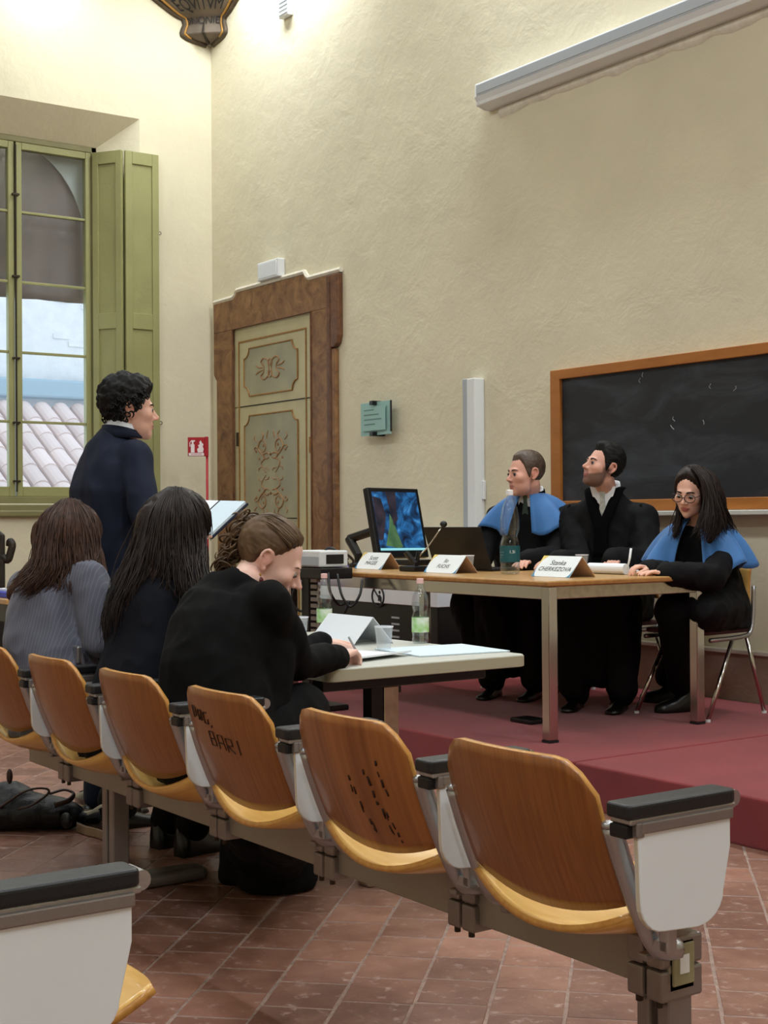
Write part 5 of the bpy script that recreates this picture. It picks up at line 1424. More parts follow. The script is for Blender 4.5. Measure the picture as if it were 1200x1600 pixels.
def person(label): 
    o = empty('person', (0, 0, 0)); tag(o, label, 'person'); return o
def finish_body(g, H, parent, skin, lips, beard=None, voxel=.0036, smooth=2):
    me = remesh(g, voxel, smooth, .45); H.colour(me, skin, lips, beard)
    return link_mesh('body', me, 'skin', parent)
def garment(name, g, m, parent, voxel=.010, smooth=6, amp=.006, scale=9, seed=0.0, stretch=(1, 1, .6), floor=None):
    me = remesh(g, voxel, smooth, .5)
    if amp: folds(me, amp, scale, seed, stretch)
    if floor is not None: c_ = coords(me); c_[:, 2] = np.maximum(c_[:, 2], floor); set_coords(me, c_)
    return link_mesh(name, me, m, parent)
def shoe(name, heel, toe, m, parent, h=.07, w=.045, sole=None):
    heel, toe = Vector(heel), Vector(toe); d = (toe - heel); L_ = d.length; d.normalize(); r = d.cross(Vector((0, 0, 1)))
    g = G(); z = Vector((0, 0, 1))
    secs = ((0, .03, h), (.15, .036, h * 1.05), (.35, .034, h * .95), (.6, .044, h * .62), (.85, .042, h * .48), (1.0, .022, h * .34))
    rows = []
    for t, hw, hh in secs:
        c = heel + d * (L_ * t); rows.append([tuple(c + r * (hw * (w / .045) * math.cos(a)) + z * (.012 + max(-.012, (hh - .012) * math.sin(a)))) for a in np.linspace(-.35, PI + .35, 11)])
    g.grid(rows); g.f += [list(range(11))[::-1], list(range(len(rows) * 11 - 11, len(rows) * 11))]; g.m += [0, 0]
    g.grid([[r_[0] for r_ in rows], [r_[-1] for r_ in rows]])
    o = g.build(name, m, parent, smooth=True, recalc=True)
    if sole:
        q = G(); poly = [(t * L_, hw * (w / .045) * 1.06) for t, hw, hh in secs] + [(t * L_, -hw * (w / .045) * 1.06) for t, hw, hh in secs[::-1]]
        q.prism(poly, heel - z * (sole[1] + .002), d, r, z * (sole[1] + .006)); q.build('sole', sole[0], o, bevel=.004)
    return o

def cape(P_, c, R, F, a=.255, bf=.185, bb=.16, drop=.17, gap=.34, seed=0.0, lean=0.0):
    Z = Vector((0, 0, 1)); g = G(); rows = []; n_ = 72; ph = [lerp(gap, 2 * PI - gap, i / (n_ - 1)) for i in range(n_)]
    for j in range(17):
        t = j / 16; r = []
        for w in ph:
            cf, cs = math.cos(w), math.sin(w); b_ = bf if cf > 0 else bb
            rad = lerp(.072, 1.0, t ** .8); rx = lerp(.074, a, t ** .8); ry = lerp(.066, b_, t ** .7)
            ruf = t ** 1.5 * (.034 * math.sin(7 * w + seed) + .014 * math.sin(13 * w + 2 * seed))
            side = abs(cs) ** 1.5
            z = .035 * (1 - t) - drop * (side * (.28 * t + .72 * t ** 2.4) + (1 - side) * (.75 * t + .45 * t ** 1.6)) + t * t * .022 * math.sin(7 * w + seed + .8)
            p = c + R * (cs * (rx + ruf)) + F * (cf * (ry + ruf) + lean * t) + Z * z
            r.append(tuple(p))
        rows.append(r)
    g.grid(rows); o = g.build('blue_cape', 'cape_blue', P_, smooth=True); md = o.modifiers.new('t', 'SOLIDIFY'); md.thickness = .006
    return o
def collar(P_, c, R, F, m, r=.068, h=.045, gap=.5, name='collar', tilt=.3):
    g = G(); rows = []
    for t in (0, .5, 1):
        rows.append([tuple(c + R * (math.sin(w) * (r + .008 * (1 - t))) + F * (math.cos(w) * (r * .92 + .008 * (1 - t)) - .004) + Vector((0, 0, h * t + .012 * -math.cos(w) * t * 1.5))) for w in np.linspace(gap, 2 * PI - gap, 30)])
    g.grid(rows); o = g.build(name, m, P_, smooth=True); md = o.modifiers.new('t', 'SOLIDIFY'); md.thickness = .006; return o

SK1, SK2, SK3 = (226, 176, 154), (232, 186, 166), (214, 160, 138)

# ------------------------------------------------------------------ standing speaker
def standing_man():
    P_ = person('person standing in a navy suit, holding an open binder')
    F = cdir(.78, .62); R = Vector((F.y, -F.x, 0)); Z = Vector((0, 0, 1))
    Yc = 5.62
    hd = Head(at(203, 641, Yc), cdir(.95, .30, -.03), fem=False, scale=.98, nose=.85)
    nk = at(190, 681, Yc); pel = at(172, 935, Yc + .02); pel.z = .95; ch = at(172, 770, Yc + .0)
    shc = at(180, 705, Yc + .01)
    sR, sL = shc + R * .165 - Z * .03, shc - R * .165 - Z * .03
    eR = at(228, 812, Yc - .22); wR = at(280, 850, Yc - .02); eL = shc - R * .22 + Vector((0, 0, -.29)) + F * .06; wL = at(262, 815, Yc + .32)
    # body
    g = G(); hd.add(g)
    g.cone(hd.w((0, -.02, -.06)), nk - Z * .01, .055, .058)
    torso(g, [pel, ch, shc - Z * .02, nk], R, [(.13, .08, .08), (.13, .08, .08), (.13, .06, .06), (.055, .05, .05)])
    for s_, e_, w_, sd in ((sR, eR, wR, 1), (sL, eL, wL, -1)):
        g.chain([s_, e_, w_], [.045, .036, .026]); hand(g, w_, cdir(.85, .5, .02), (R if sd > 0 else -R) * .5 + Vector((0, 0, -.8)), -sd, (.55, .6, .6, .65), (.7, -.2), 1.0)
    finish_body(g, hd, P_, SK1, (176, 112, 104))
    hd.eyes(P_, 'brow_dark', (0, .05))
    # hair: thick dark curls
    tf = hair_t('curly', .022, .036, front=.010, soft=.02)
    h = hd.hair(tf, 'hair_black', P_, rough=.011, rs=55)
    rnd = random.Random(4); g = G()
    for _ in range(260):
        d = np.array((rnd.gauss(0, 1), rnd.gauss(-.25, 1), rnd.gauss(.35, .8))); d /= np.linalg.norm(d)
        p = HO + d * .125
        if p[2] < -.06 + (1.3 * max(0, p[1] + .02)): continue
        if p[1] > .05 and p[2] < .05: continue
        ax = np.cross(d, (rnd.gauss(0, 1), rnd.gauss(0, 1), rnd.gauss(0, 1))); ax /= np.linalg.norm(ax); bx_ = np.cross(d, ax); rr = rnd.uniform(.008, .016); c0 = HO + d * rnd.uniform(.108, .122); a0 = rnd.uniform(0, 6.28)
        g.tube([hd.w(c0 + (ax * math.cos(a) + bx_ * math.sin(a) * .7) * rr + d * (.004 * math.sin(a * 1.3))) for a in np.linspace(a0, a0 + 4.2, 11)], [.0035 * hd.s * k for k in (.5, .8, 1, 1, 1, 1, 1, 1, .9, .7, .4)], 5)
    g.build('curls', 'hair_black', h, smooth=True)
    # suit
    g = G()
    torso(g, [pel - Z * .10, pel, ch - Z * .17, ch, shc - Z * .06, shc + Z * .005, nk + Z * .012], R,
          [(.185, .135, .14), (.18, .13, .135), (.165, .12, .125), (.20, .13, .135), (.195, .105, .12), (.15, .08, .10), (.068, .066, .072)])
    g.chain([sR - R * .01, sR - Z * .02, eR, wR - cdir(.8, .5) * .02], [.068, .066, .056, .042]); g.chain([sL + R * .01, sL - Z * .02, eL, wL - cdir(.8, .5) * .02], [.068, .066, .056, .042])
    j = garment('jacket', g, 'navy_suit', P_, amp=.007, scale=8, seed=2.0)
    collar(P_, nk - Z * .012 + F * .004, R, F, 'navy_suit', .076, .035, .8, 'jacket_collar'); collar(P_, nk - Z * .004 + F * .008, R, F, 'shirt_white', .066, .046, .25, 'shirt_collar')
    g = G()
    for s in (-1, 1):
        hp = pel + R * (s * .095); kn = hp + Vector((0, 0, -.46)) + F * .02; an = Vector((kn.x, kn.y, .09)) - F * .02
        g.chain([hp, kn, an], [.10, .075, .062])
    g.cone(pel + R * .06, pel - R * .06, .12, .12)
    garment('trousers', g, 'navy_suit', P_, amp=.005, scale=8, seed=3)
    for s in (-1, 1):
        a = pel + R * (s * .095); a = Vector((a.x, a.y, 0)) - F * .07; shoe('shoe', a, a + F * .28, 'shoe_black', P_)
    # the binder is a thing of its own
    b = empty('open_binder', (0, 0, 0)); tag(b, 'open dark blue binder with white pages held by the standing person', 'binder')
    A_, B_, C_ = at(304, 783, 6.02), at(388, 785, 5.92), at(331, 839, 5.72); e2 = (B_ - A_) / 2; e1 = (C_ - B_) / 2; c0 = (A_ + C_) / 2; nn = e2.cross(e1).normalized()
    if nn.z < 0: nn = -nn
    G().obox(c0 - nn * .007, e1, e2, nn * .005).build('cover', 'navy_suit', b, bevel=.003)
    G().obox(c0 - e2 * .50 + nn * .004, e1 * .95, e2 * .46, nn * .006).build('page_block', 'paper', b)
    G().obox(c0 + e2 * .48 + nn * .004, e1 * .95, e2 * .46, nn * .006).build('page_block', 'paper_blue', b)
    G().tube([c0 + nn * .008 - e1 * .96, c0 + nn * .008 + e1 * .96], .004, 6).build('spine', 'ink', b)
    return P_
standing_man()

# ------------------------------------------------------------------ seated students, seen from behind
def legs_seated(P_, hips, knees, ankles, rad, m, seed, floor=.004):
    g = G()
    for h, k, a in zip(hips, knees, ankles): g.chain([h, k, a], rad)
    g.cone(hips[0], hips[1], rad[0] * 1.12, rad[0] * 1.12)
    return garment('trousers', g, m, P_, amp=.006, scale=8, seed=seed, floor=floor)

def student_earring():
    P_ = person('seated person in a black blazer with a red earring, bent over writing')
    Z = Vector((0, 0, 1)); R = Vector((.97, .24, 0)).normalized(); F = Vector((-R.y, R.x, 0))
    hd = Head(at(422, 875, 4.26), cdir(.88, .05, -.52), cdir(.5, 0, .86), fem=True, scale=1.02)
    nk = at(386, 908, 4.20); sR = at(418, 942, 4.10); sL = at(338, 950, 4.42); eR = at(462, 1032, 4.24); wR = at(528, 1028, 4.44)
    pel = Vector((-3.60, 1.95, .53)); mid = at(330, 1040, 4.10); ch = at(362, 955, 4.20); shc = at(376, 920, 4.22)
    eL = sL + F * .16 - Z * .24 + R * .02; wL = Vector((-3.99, 2.55, .79))
    g = G(); hd.add(g); g.cone(hd.w((0, -.03, -.055)), nk, .045, .050)
    torso(g, [pel, mid, ch, nk], R, [(.12, .08, .08), (.11, .07, .07), (.11, .06, .06), (.05, .045, .045)])
    g.chain([sR, eR, wR], [.04, .032, .023]); g.chain([sL, eL, wL], [.04, .032, .023])
    hand(g, wR, (at(562, 1012, 4.55) - wR), Vector((0, -.35, 1)), -1, (.62, .66, .68, .7), (.5, .5), .92)
    hand(g, wL, F, Z, 1, (.15, .18, .2, .25), (.6, .1), .92)
    finish_body(g, hd, P_, (238, 196, 180), (196, 112, 106))
    hd.eyes(P_, 'brow_brown', (0, -.5), .9, .0018)
    tf = hair_t('swept', .006, .012)
    h = hd.hair(tf, 'hair_fair', P_, rough=.0035, rs=50, stretch=(1.2, .35, 1.2))
    # combed-back locks to the knot
    kn = hd.w((0, -.105, .075)); gd = []
    for a in np.linspace(-1.3, 1.3, 9):
        s_ = [hd.w(np.array((math.sin(a) * .060, .066 * math.cos(a * .7) - .01, .052 + .034 * math.cos(a)))), hd.w(np.array((math.sin(a) * .080, .025, .090 * math.cos(a * .8) + .025))), hd.w(np.array((math.sin(a) * .062, -.05, .105 * math.cos(a * .6) + .015))), kn]
        gd.append(s_)
    strands('combed_locks', gd, 420, 'hair_fair', h, (.0012, .0028), .0035, .003, 6, 5, seg=4)
    rnd = random.Random(8); g = G()
    cs = [(384, 822, .030), (372, 830, .03), (362, 845, .026), (395, 812, .02), (378, 812, .018), (355, 862, .024), (350, 880, .02), (366, 862, .022)]
    for px, py, rr in cs: g.ell(at(px, py, 4.30), (rr, rr, rr), nu=10, nv=7)
    link_mesh('hair_knot', remesh(g, .006, 5), 'hair_fair', h)
    g = G()
    for _ in range(170):
        px, py, rr = rnd.choice(cs); c0 = at(px + rnd.gauss(0, 4), py + rnd.gauss(0, 5), 4.30 + rnd.gauss(0, .02)); a0 = rnd.uniform(0, 6.28); q = rnd.uniform(.012, .026); A1 = Vector((rnd.gauss(0, 1), rnd.gauss(0, 1), rnd.gauss(0, 1))).normalized(); A2 = A1.orthogonal().normalized()
        g.tube([c0 + A1 * math.cos(a) * q + A2 * math.sin(a) * q + Vector((0, 0, -.004 * (a - a0))) for a in np.linspace(a0, a0 + 4.6, 12)], [.0032 * k for k in (.4, .7, 1, 1, 1, 1, 1, 1, 1, .9, .6, .3)], 5)
    g.build('curls', 'hair_fair', h, smooth=True)
    e = hd.w((.078, -.004, -.044)); G().ell(e - Z * .002, (.004, .004, .005), nu=8, nv=6).build('ear_stud', 'gilt', P_, smooth=True)
    G().ell(e - Z * .020, (.0105, .0105, .0115), nu=14, nv=10).build('earring', 'earring', P_, smooth=True)
    # blazer
    g = G()
    torso(g, [pel - Z * .07, pel + Z * .03, mid, at(345, 990, 4.16), ch, shc - Z * .015, nk - Z * .012, nk + Vector((.008, .010, .012))], R,
          [(.185, .17, .15), (.175, .16, .14), (.155, .14, .125), (.165, .13, .125), (.17, .12, .115), (.13, .085, .085), (.075, .065, .07), (.058, .052, .056)])
    g.chain([ch + R * .08, sR, eR, wR - (wR - eR).normalized() * .012], [.085, .066, .058, .040]); g.chain([ch - R * .08, sL, eL, wL], [.085, .062, .052, .038])
    # front skirts of the blazer
    g.cone(at(425, 1010, 4.16), at(428, 1105, 4.12), .075, .05)
    j = garment('blazer', g, 'black_cloth', P_, voxel=.009, amp=.007, scale=9, seed=5)
    cp = [hd.w(p) - hd.z * .022 - hd.y * .008 for p in ((.055, .035, -.125), (.06, -.02, -.105), (.035, -.062, -.085), (0, -.072, -.08), (-.035, -.062, -.085), (-.06, -.02, -.105))]
    G().tube(catmull(cp, 5), .014, 8, flat=(.6, 1.6)).build('blazer_collar', 'black_cloth', j, smooth=True)
    hips = [pel + R * .09, pel - R * .09]; kn_ = [at(470, 1112, 4.22), at(430, 1120, 4.5)]
    an = [at(440, 1330, 4.02), at(395, 1330, 4.25)]
    fl = [atz(432, 1385, 0.0), atz(400, 1375, 0)]
    g = G()
    for h_, k_, a_ in zip(hips, kn_, an): g.chain([h_, k_], [.10, .082])
    g.chain([kn_[0], at(450, 1290, 3.98), Vector((fl[0].x, fl[0].y, .11))], [.085, .085, .105]); g.chain([kn_[1], at(400, 1290, 4.15), Vector((fl[1].x, fl[1].y, .11))], [.085, .085, .10])
    g.cone(hips[0], hips[1], .115, .115)
    
    for q_, rr in ((fl[0], .135), (fl[1], .125)): g.lathe([(rr * 1.0, .004), (rr * 1.02, .03), (rr * .85, .16), (rr * .5, .26)], (q_.x, q_.y, 0), 20)
    garment('wide_trousers', g, 'black_cloth', P_, amp=.007, scale=8, seed=6, floor=.006)
    for q in fl: shoe('shoe', q - F * .08 + Vector((0, 0, 0)), q + F * .14, 'shoe_black', P_)
    pn = wR + (at(562, 1012, 4.55) - wR).normalized() * .09
    tag(G().tube([pn + Vector((0, 0, .045)) - F * .02, pn + Vector((.0, .0, -.022)) + F * .03], .004, 7).build('ballpoint_pen', 'grey_plastic', smooth=True), 'thin pen in the hand of the person with the red earring', 'pen')
    return P_
student_earring()

def student_navy():
    P_ = person('seated person in a dark navy jacket, between the pinstripe jacket and the black blazer')
    Z = Vector((0, 0, 1)); R = Vector((.98, .2, 0)).normalized(); F = Vector((-R.y, R.x, 0))
    hd = Head(at(280, 822, 4.80), cdir(.85, .35, -.42), cdir(.35, 0, .9), fem=True, scale=.98)
    nk = at(248, 882, 4.74); sR = at(304, 918, 4.62); sL = at(204, 910, 4.96); pel = Vector((-4.15, 1.93, .53)); mid = at(232, 1010, 4.62); ch = at(240, 930, 4.72); shc = at(246, 895, 4.74)
    eR = at(328, 985, 4.70); wR = Vector((-4.24, 2.52, .79)); eL = sL + F * .15 - Z * .25; wL = Vector((-4.55, 2.55, .79))
    g = G(); hd.add(g, 80, 60); g.cone(hd.w((0, -.03, -.055)), nk, .045, .050)
    torso(g, [pel, mid, ch, nk], R, [(.12, .08, .08), (.11, .07, .07), (.11, .06, .06), (.05, .045, .045)])
    g.chain([sR, eR, wR], [.04, .032, .023]); g.chain([sL, eL, wL], [.04, .032, .023])
    hand(g, wR, F, Z, -1, (.3, .33, .36, .4), (.6, .1), .92); hand(g, wL, F, Z, 1, (.2, .22, .25, .3), (.6, .1), .92)
    finish_body(g, hd, P_, SK2, (190, 110, 104), voxel=.005)
    hd.eyes(P_, 'brow_dark', (0, -.4), .8)
    Yh = 4.80
    g = G(); g.ell(hd.w((0, -.012, .022)), (.094, .112, .104), (hd.x, hd.y, hd.z)); g.cone(hd.w((0, -.07, -.02)), at(236, 905, 4.70), .075, .075)
    g.chain([at(300, 850, 4.74), at(306, 900, 4.68), at(300, 945, 4.62)], [.05, .045, .025]); g.chain([at(228, 880, 4.74), at(190, 935, 4.72), at(176, 990, 4.66)], [.07, .05, .03])
    me = remesh(g, .007, 6); folds(me, .005, 16, 1.0, (1.6, 1.6, .35)); h = link_mesh('hair', me, 'hair_dark', P_)
    gd = [[at(262, 764, 4.86), at(228, 790, 4.82), at(208, 845, 4.80), at(186, 900, 4.74), at(164, 960, 4.64), at(164, 1010, 4.58)],
          [at(262, 763, 4.80), at(236, 800, 4.70), at(222, 850, 4.65), at(205, 905, 4.60), at(186, 955, 4.56), at(184, 1000, 4.54)],
          [at(268, 762, 4.76), at(252, 800, 4.66), at(245, 850, 4.62), at(240, 890, 4.60), at(228, 915, 4.60), at(222, 930, 4.60)],
          [at(274, 762, 4.76), at(272, 800, 4.66), at(272, 845, 4.63), at(276, 885, 4.60), at(282, 920, 4.57), at(284, 945, 4.55)],
          [at(282, 763, 4.76), at(296, 800, 4.68), at(300, 850, 4.66), at(302, 890, 4.60), at(308, 935, 4.50), at(302, 965, 4.46)],
          [at(288, 764, 4.80), at(314, 790, 4.76), at(318, 835, 4.74), at(318, 880, 4.64), at(323, 920, 4.54), at(316, 962, 4.48)]]
    strands('long_locks', gd, 850, 'hair_dark', h, (.0014, .0036), .008, .013, 10, 9, seg=4)
    fr = [[at(286, 763, 4.82), at(310, 778, 4.80), at(325, 805, 4.80), at(327, 842, 4.80)], [at(280, 763, 4.78), at(306, 784, 4.74), at(320, 812, 4.74), at(320, 848, 4.74)]]
    strands('fringe', fr, 140, 'hair_dark', h, (.0016, .0036), .005, .004, 5, 10, seg=4)
    g = G()
    torso(g, [pel - Z * .07, pel + Z * .03, mid, at(230, 970, 4.66), ch, shc - Z * .015, nk + Z * .005, nk + Vector((.0, .015, .03))], R,
          [(.18, .17, .14), (.165, .16, .125), (.15, .14, .12), (.16, .13, .12), (.17, .12, .12), (.14, .09, .09), (.08, .07, .07), (.056, .052, .056)])
    g.chain([ch + R * .10, sR, eR, wR], [.085, .064, .054, .04]); g.chain([ch - R * .10, sL, eL, wL], [.085, .064, .052, .038])
    garment('jacket', g, 'navy_dark', P_, voxel=.010, amp=.006, scale=9, seed=15)
    hips = [pel + R * .09, pel - R * .09]; kn_ = [pel + R * .10 + F * .40 + Z * .01, pel - R * .10 + F * .40 + Z * .01]
    f1, f2 = atz(300, 1335, 0), atz(262, 1322, 0)
    legs_seated(P_, hips, kn_, [Vector((f1.x, f1.y, .10)), Vector((f2.x, f2.y, .10))], [.09, .072, .06], 'black_cloth', 21)
    for q in (f1, f2): shoe('boot', Vector((q.x, q.y, 0)) - F * .06, Vector((q.x, q.y, 0)) + F * .18, 'shoe_black', P_, h=.11)
    return P_
student_navy()

def student_pinstripe():
    P_ = person('seated person in a grey pinstripe jacket, leaning forward, nearest the window')
    Z = Vector((0, 0, 1)); R = Vector((.98, .2, 0)).normalized(); F = Vector((-R.y, R.x, 0))
    hd = Head(at(113, 838, 5.22), cdir(.80, .50, -.34), cdir(.3, 0, .9), fem=True, scale=.98)
    nk = at(88, 888, 5.18); sR = at(138, 905, 5.04); sL = at(40, 915, 5.42); pel = Vector((-4.72, 1.93, .53)); mid = at(72, 1000, 5.06); ch = at(82, 935, 5.15); shc = at(86, 902, 5.17)
    eR = at(158, 1003, 4.94); wR = at(176, 985, 5.16); eL = sL + F * .15 - Z * .25; wL = Vector((-4.90, 2.46, .79))
    g = G(); hd.add(g, 80, 60); g.cone(hd.w((0, -.03, -.055)), nk, .045, .050)
    torso(g, [pel, mid, ch, nk], R, [(.12, .08, .08), (.11, .07, .07), (.11, .06, .06), (.05, .045, .045)])
    g.chain([sR, eR, wR], [.04, .032, .023]); g.chain([sL, eL, wL], [.04, .032, .023])
    hand(g, wR, F, Z, -1, (.3, .33, .36, .4), (.6, .1), .92); hand(g, wL, F, Z, 1, (.2, .22, .25, .3), (.6, .1), .92)
    finish_body(g, hd, P_, SK2, (190, 110, 104), voxel=.005)
    hd.eyes(P_, 'brow_brown', (0, -.4), .8)
    g = G(); g.ell(hd.w((0, -.012, .022)), (.094, .112, .104), (hd.x, hd.y, hd.z)); g.cone(hd.w((0, -.07, -.02)), at(84, 900, 5.10), .078, .07)
    g.chain([at(78, 880, 5.12), at(50, 905, 5.14), at(24, 926, 5.14)], [.065, .05, .035]); g.chain([at(140, 860, 5.14), at(150, 900, 5.10), at(158, 945, 5.08)], [.045, .04, .025])
    me = remesh(g, .007, 6); folds(me, .005, 16, 4.0, (1.6, 1.6, .35)); h = link_mesh('hair', me, 'hair_brown', P_)
    gd = [[at(94, 783, 5.22), at(66, 808, 5.16), at(58, 850, 5.12), at(50, 885, 5.08), at(30, 908, 5.04), at(8, 928, 5.02)],
          [at(100, 781, 5.20), at(80, 812, 5.09), at(74, 855, 5.04), at(70, 890, 5.00), at(48, 915, 4.98), at(28, 934, 4.98)],
          [at(104, 780, 5.16), at(94, 815, 5.07), at(90, 855, 5.04), at(90, 890, 5.02), at(76, 918, 5.01), at(60, 932, 5.01)],
          [at(110, 780, 5.16), at(110, 815, 5.07), at(110, 855, 5.04), at(112, 890, 5.02), at(112, 915, 4.99), at(108, 930, 4.98)],
          [at(118, 781, 5.16), at(132, 815, 5.09), at(136, 855, 5.06), at(140, 890, 5.02), at(146, 925, 4.99), at(150, 950, 4.98)],
          [at(124, 783, 5.20), at(148, 810, 5.15), at(155, 850, 5.13), at(153, 890, 5.08), at(162, 930, 5.04), at(164, 962, 5.02)]]
    strands('long_locks', gd, 850, 'hair_brown', h, (.0014, .0036), .008, .015, 10, 19, seg=4)
    g = G()
    torso(g, [pel - Z * .07, pel + Z * .03, mid, at(76, 965, 5.10), ch, shc - Z * .015, nk + Z * .005, nk + Vector((.0, .015, .03))], R,
          [(.185, .17, .15), (.175, .16, .14), (.16, .14, .13), (.165, .13, .13), (.175, .12, .125), (.15, .09, .095), (.085, .07, .075), (.056, .052, .056)])
    g.chain([ch + R * .10, sR, eR, wR], [.09, .070, .058, .042]); g.chain([ch - R * .10, sL, eL, wL], [.09, .066, .054, .04])
    garment('jacket', g, 'pinstripe', P_, voxel=.010, amp=.008, scale=9, seed=25)
    G().obox(at(116, 1022, 4.92), Vector((.05, 0, .0)), Vector((0, .01, 0)), Vector((0, 0, .03))).build('belt_buckle', 'aluminium', P_, bevel=.005)
    hips = [pel + R * .09, pel - R * .09]; kn_ = [pel + R * .10 + F * .36, pel - R * .10 + F * .38]
    f1 = atz(176, 1303, 0); f2 = atz(168, 1270, 0)
    legs_seated(P_, hips, kn_, [Vector((f1.x, f1.y + .02, .13)), Vector((f2.x, f2.y + .02, .13))], [.09, .078, .075], 'black_cloth', 31)
    for q in (f1, f2): shoe('patent_shoe', Vector((q.x, q.y, .034)) + R * .13 - F * .06, Vector((q.x, q.y, .034)) - R * .16 - F * .02, 'patent', P_, h=.11, w=.055, sole=('sole_beige', .03)).data.update()
    return P_
student_pinstripe()

# ------------------------------------------------------------------ judges
def robe_lower(g, pel, F, R, kz, shin_z, spread=.13):
    for s in (-1, 1):
        kn = pel + F * .40 + R * (s * spread) + Vector((0, 0, kz)); g.chain([pel + R * (s * .08), kn, Vector((kn.x, kn.y, 0)) + F * .02 + Vector((0, 0, shin_z))], [.135, .105, .080])
    k0 = pel + F * .38 + Vector((0, 0, kz - .02)); g.chain([pel + F * .1, k0, Vector((k0.x, k0.y, shin_z + .08))], [.13, .10, .085])

def judge_green_tie():
    P_ = person('seated person in a black robe with a blue cape and green tie')
    Z = Vector((0, 0, 1)); F = cdir(-.42, -.91); F.z = 0; F.normalize(); R = F.cross(Z)
    hd = Head(at(821, 741, 8.15), cdir(-.90, -.42, -.04), fem=False, scale=1.07, nose=.82)
    nk = at(828, 776, 8.22); pel = Vector((-6.40, 5.62, STAGE_Z + .56)); shc = at(828, 800, 8.24); ch = at(826, 850, 8.28)
    sR, sL = shc + R * .20 - Z * .03, shc - R * .20 - Z * .03
    eR = sR + F * .16 - Z * .23 + R * .05; eL = sL + F * .18 - Z * .24 - R * .03; wR = at(684, 880, 8.05); wL = eL + F * .22 + R * .10 - Z * .02
    wR = Vector((sR.x + F.x * .36 + .0, sR.y + F.y * .36, .965))
    wL.z = .965
    g = G(); hd.add(g); g.cone(hd.w((0, -.025, -.055)), nk, .060, .066)
    torso(g, [pel, ch, shc, nk], R, [(.14, .09, .09), (.14, .09, .09), (.14, .06, .06), (.06, .055, .055)])
    g.chain([sR, eR, wR], [.045, .036, .028]); g.chain([sL, eL, wL], [.045, .036, .028])
    hand(g, wR, F, Z, -1, (.2, .22, .25, .3), (.6, .15)); hand(g, wL, F, Z, 1, (.2, .22, .25, .3), (.6, .15))
    finish_body(g, hd, P_, (222, 166, 146), (184, 116, 108)); hd.eyes(P_, 'brow_brown', (0, 0))
    tf = hair_t('man', .004, .014, front=.004)
    hd.hair(tf, 'hair_short_brown', P_, rough=.0022, rs=150)
    g = G(); torso(g, [pel - Z * .10, pel, pel.lerp(ch, .5), ch, shc - Z * .02, nk - Z * .005], R, [(.21, .18, .16), (.22, .18, .16), (.215, .165, .15), (.22, .15, .14), (.20, .11, .11), (.072, .065, .065)])
    g.chain([sR - R * .04, sR, eR, wR], [.075, .07, .075, .07]); g.chain([sL + R * .04, sL, eL, wL], [.075, .07, .075, .07]); robe_lower(g, pel, F, R, .02, .30); g.chain([pel, at(735, 945, 8.35), at(742, 1015, 8.2)], [.13, .12, .07]); g.cone(at(780, 960, 8.1), at(790, 1040, 8.05), .11, .07)
    garment('robe', g, 'robe_black', P_, voxel=.012, amp=.008, scale=8, seed=41)
    cape(P_, nk - Z * .012, R, F, .285, .20, .18, .165, .26, 1.0)
    collar(P_, nk - Z * .015, R, F, 'black_velvet', .080, .05, .62, 'robe_collar'); collar(P_, nk - Z * .004, R, F, 'shirt_white', .070, .052, .30, 'shirt_collar')
    c0 = nk + F * .078 - Z * .012
    g = G(); g.prism([(-.05, .02), (.05, .02), (.035, -.12), (0, -.2), (-.035, -.12)], c0 - F * .012, R, Z, F * .006); g.build('shirt_front', 'shirt_white', P_)
    g = G(); g.prism([(-.014, .018), (.014, .018), (.010, -.012), (.024, -.13), (0, -.16), (-.024, -.13), (-.010, -.012)], c0 + F * .0, R, Z, F * .010); g.build('tie', 'tie_green', P_, bevel=.003)
    for s in (-1, 1):
        a = pel + F * .44 + R * (s * .12); a = Vector((a.x, a.y, STAGE_Z)); shoe('shoe', a - F * .08, a + F * .20, 'shoe_black', P_); 
    g = G()
    for s in (-1, 1): a = pel + F * .40 + R * (s * .12); g.cone((a.x, a.y, STAGE_Z + .42), (a.x, a.y, STAGE_Z + .08), .07, .055)
    garment('trouser_legs', g, 'black_cloth', P_, amp=.003)
    return P_
judge_green_tie()

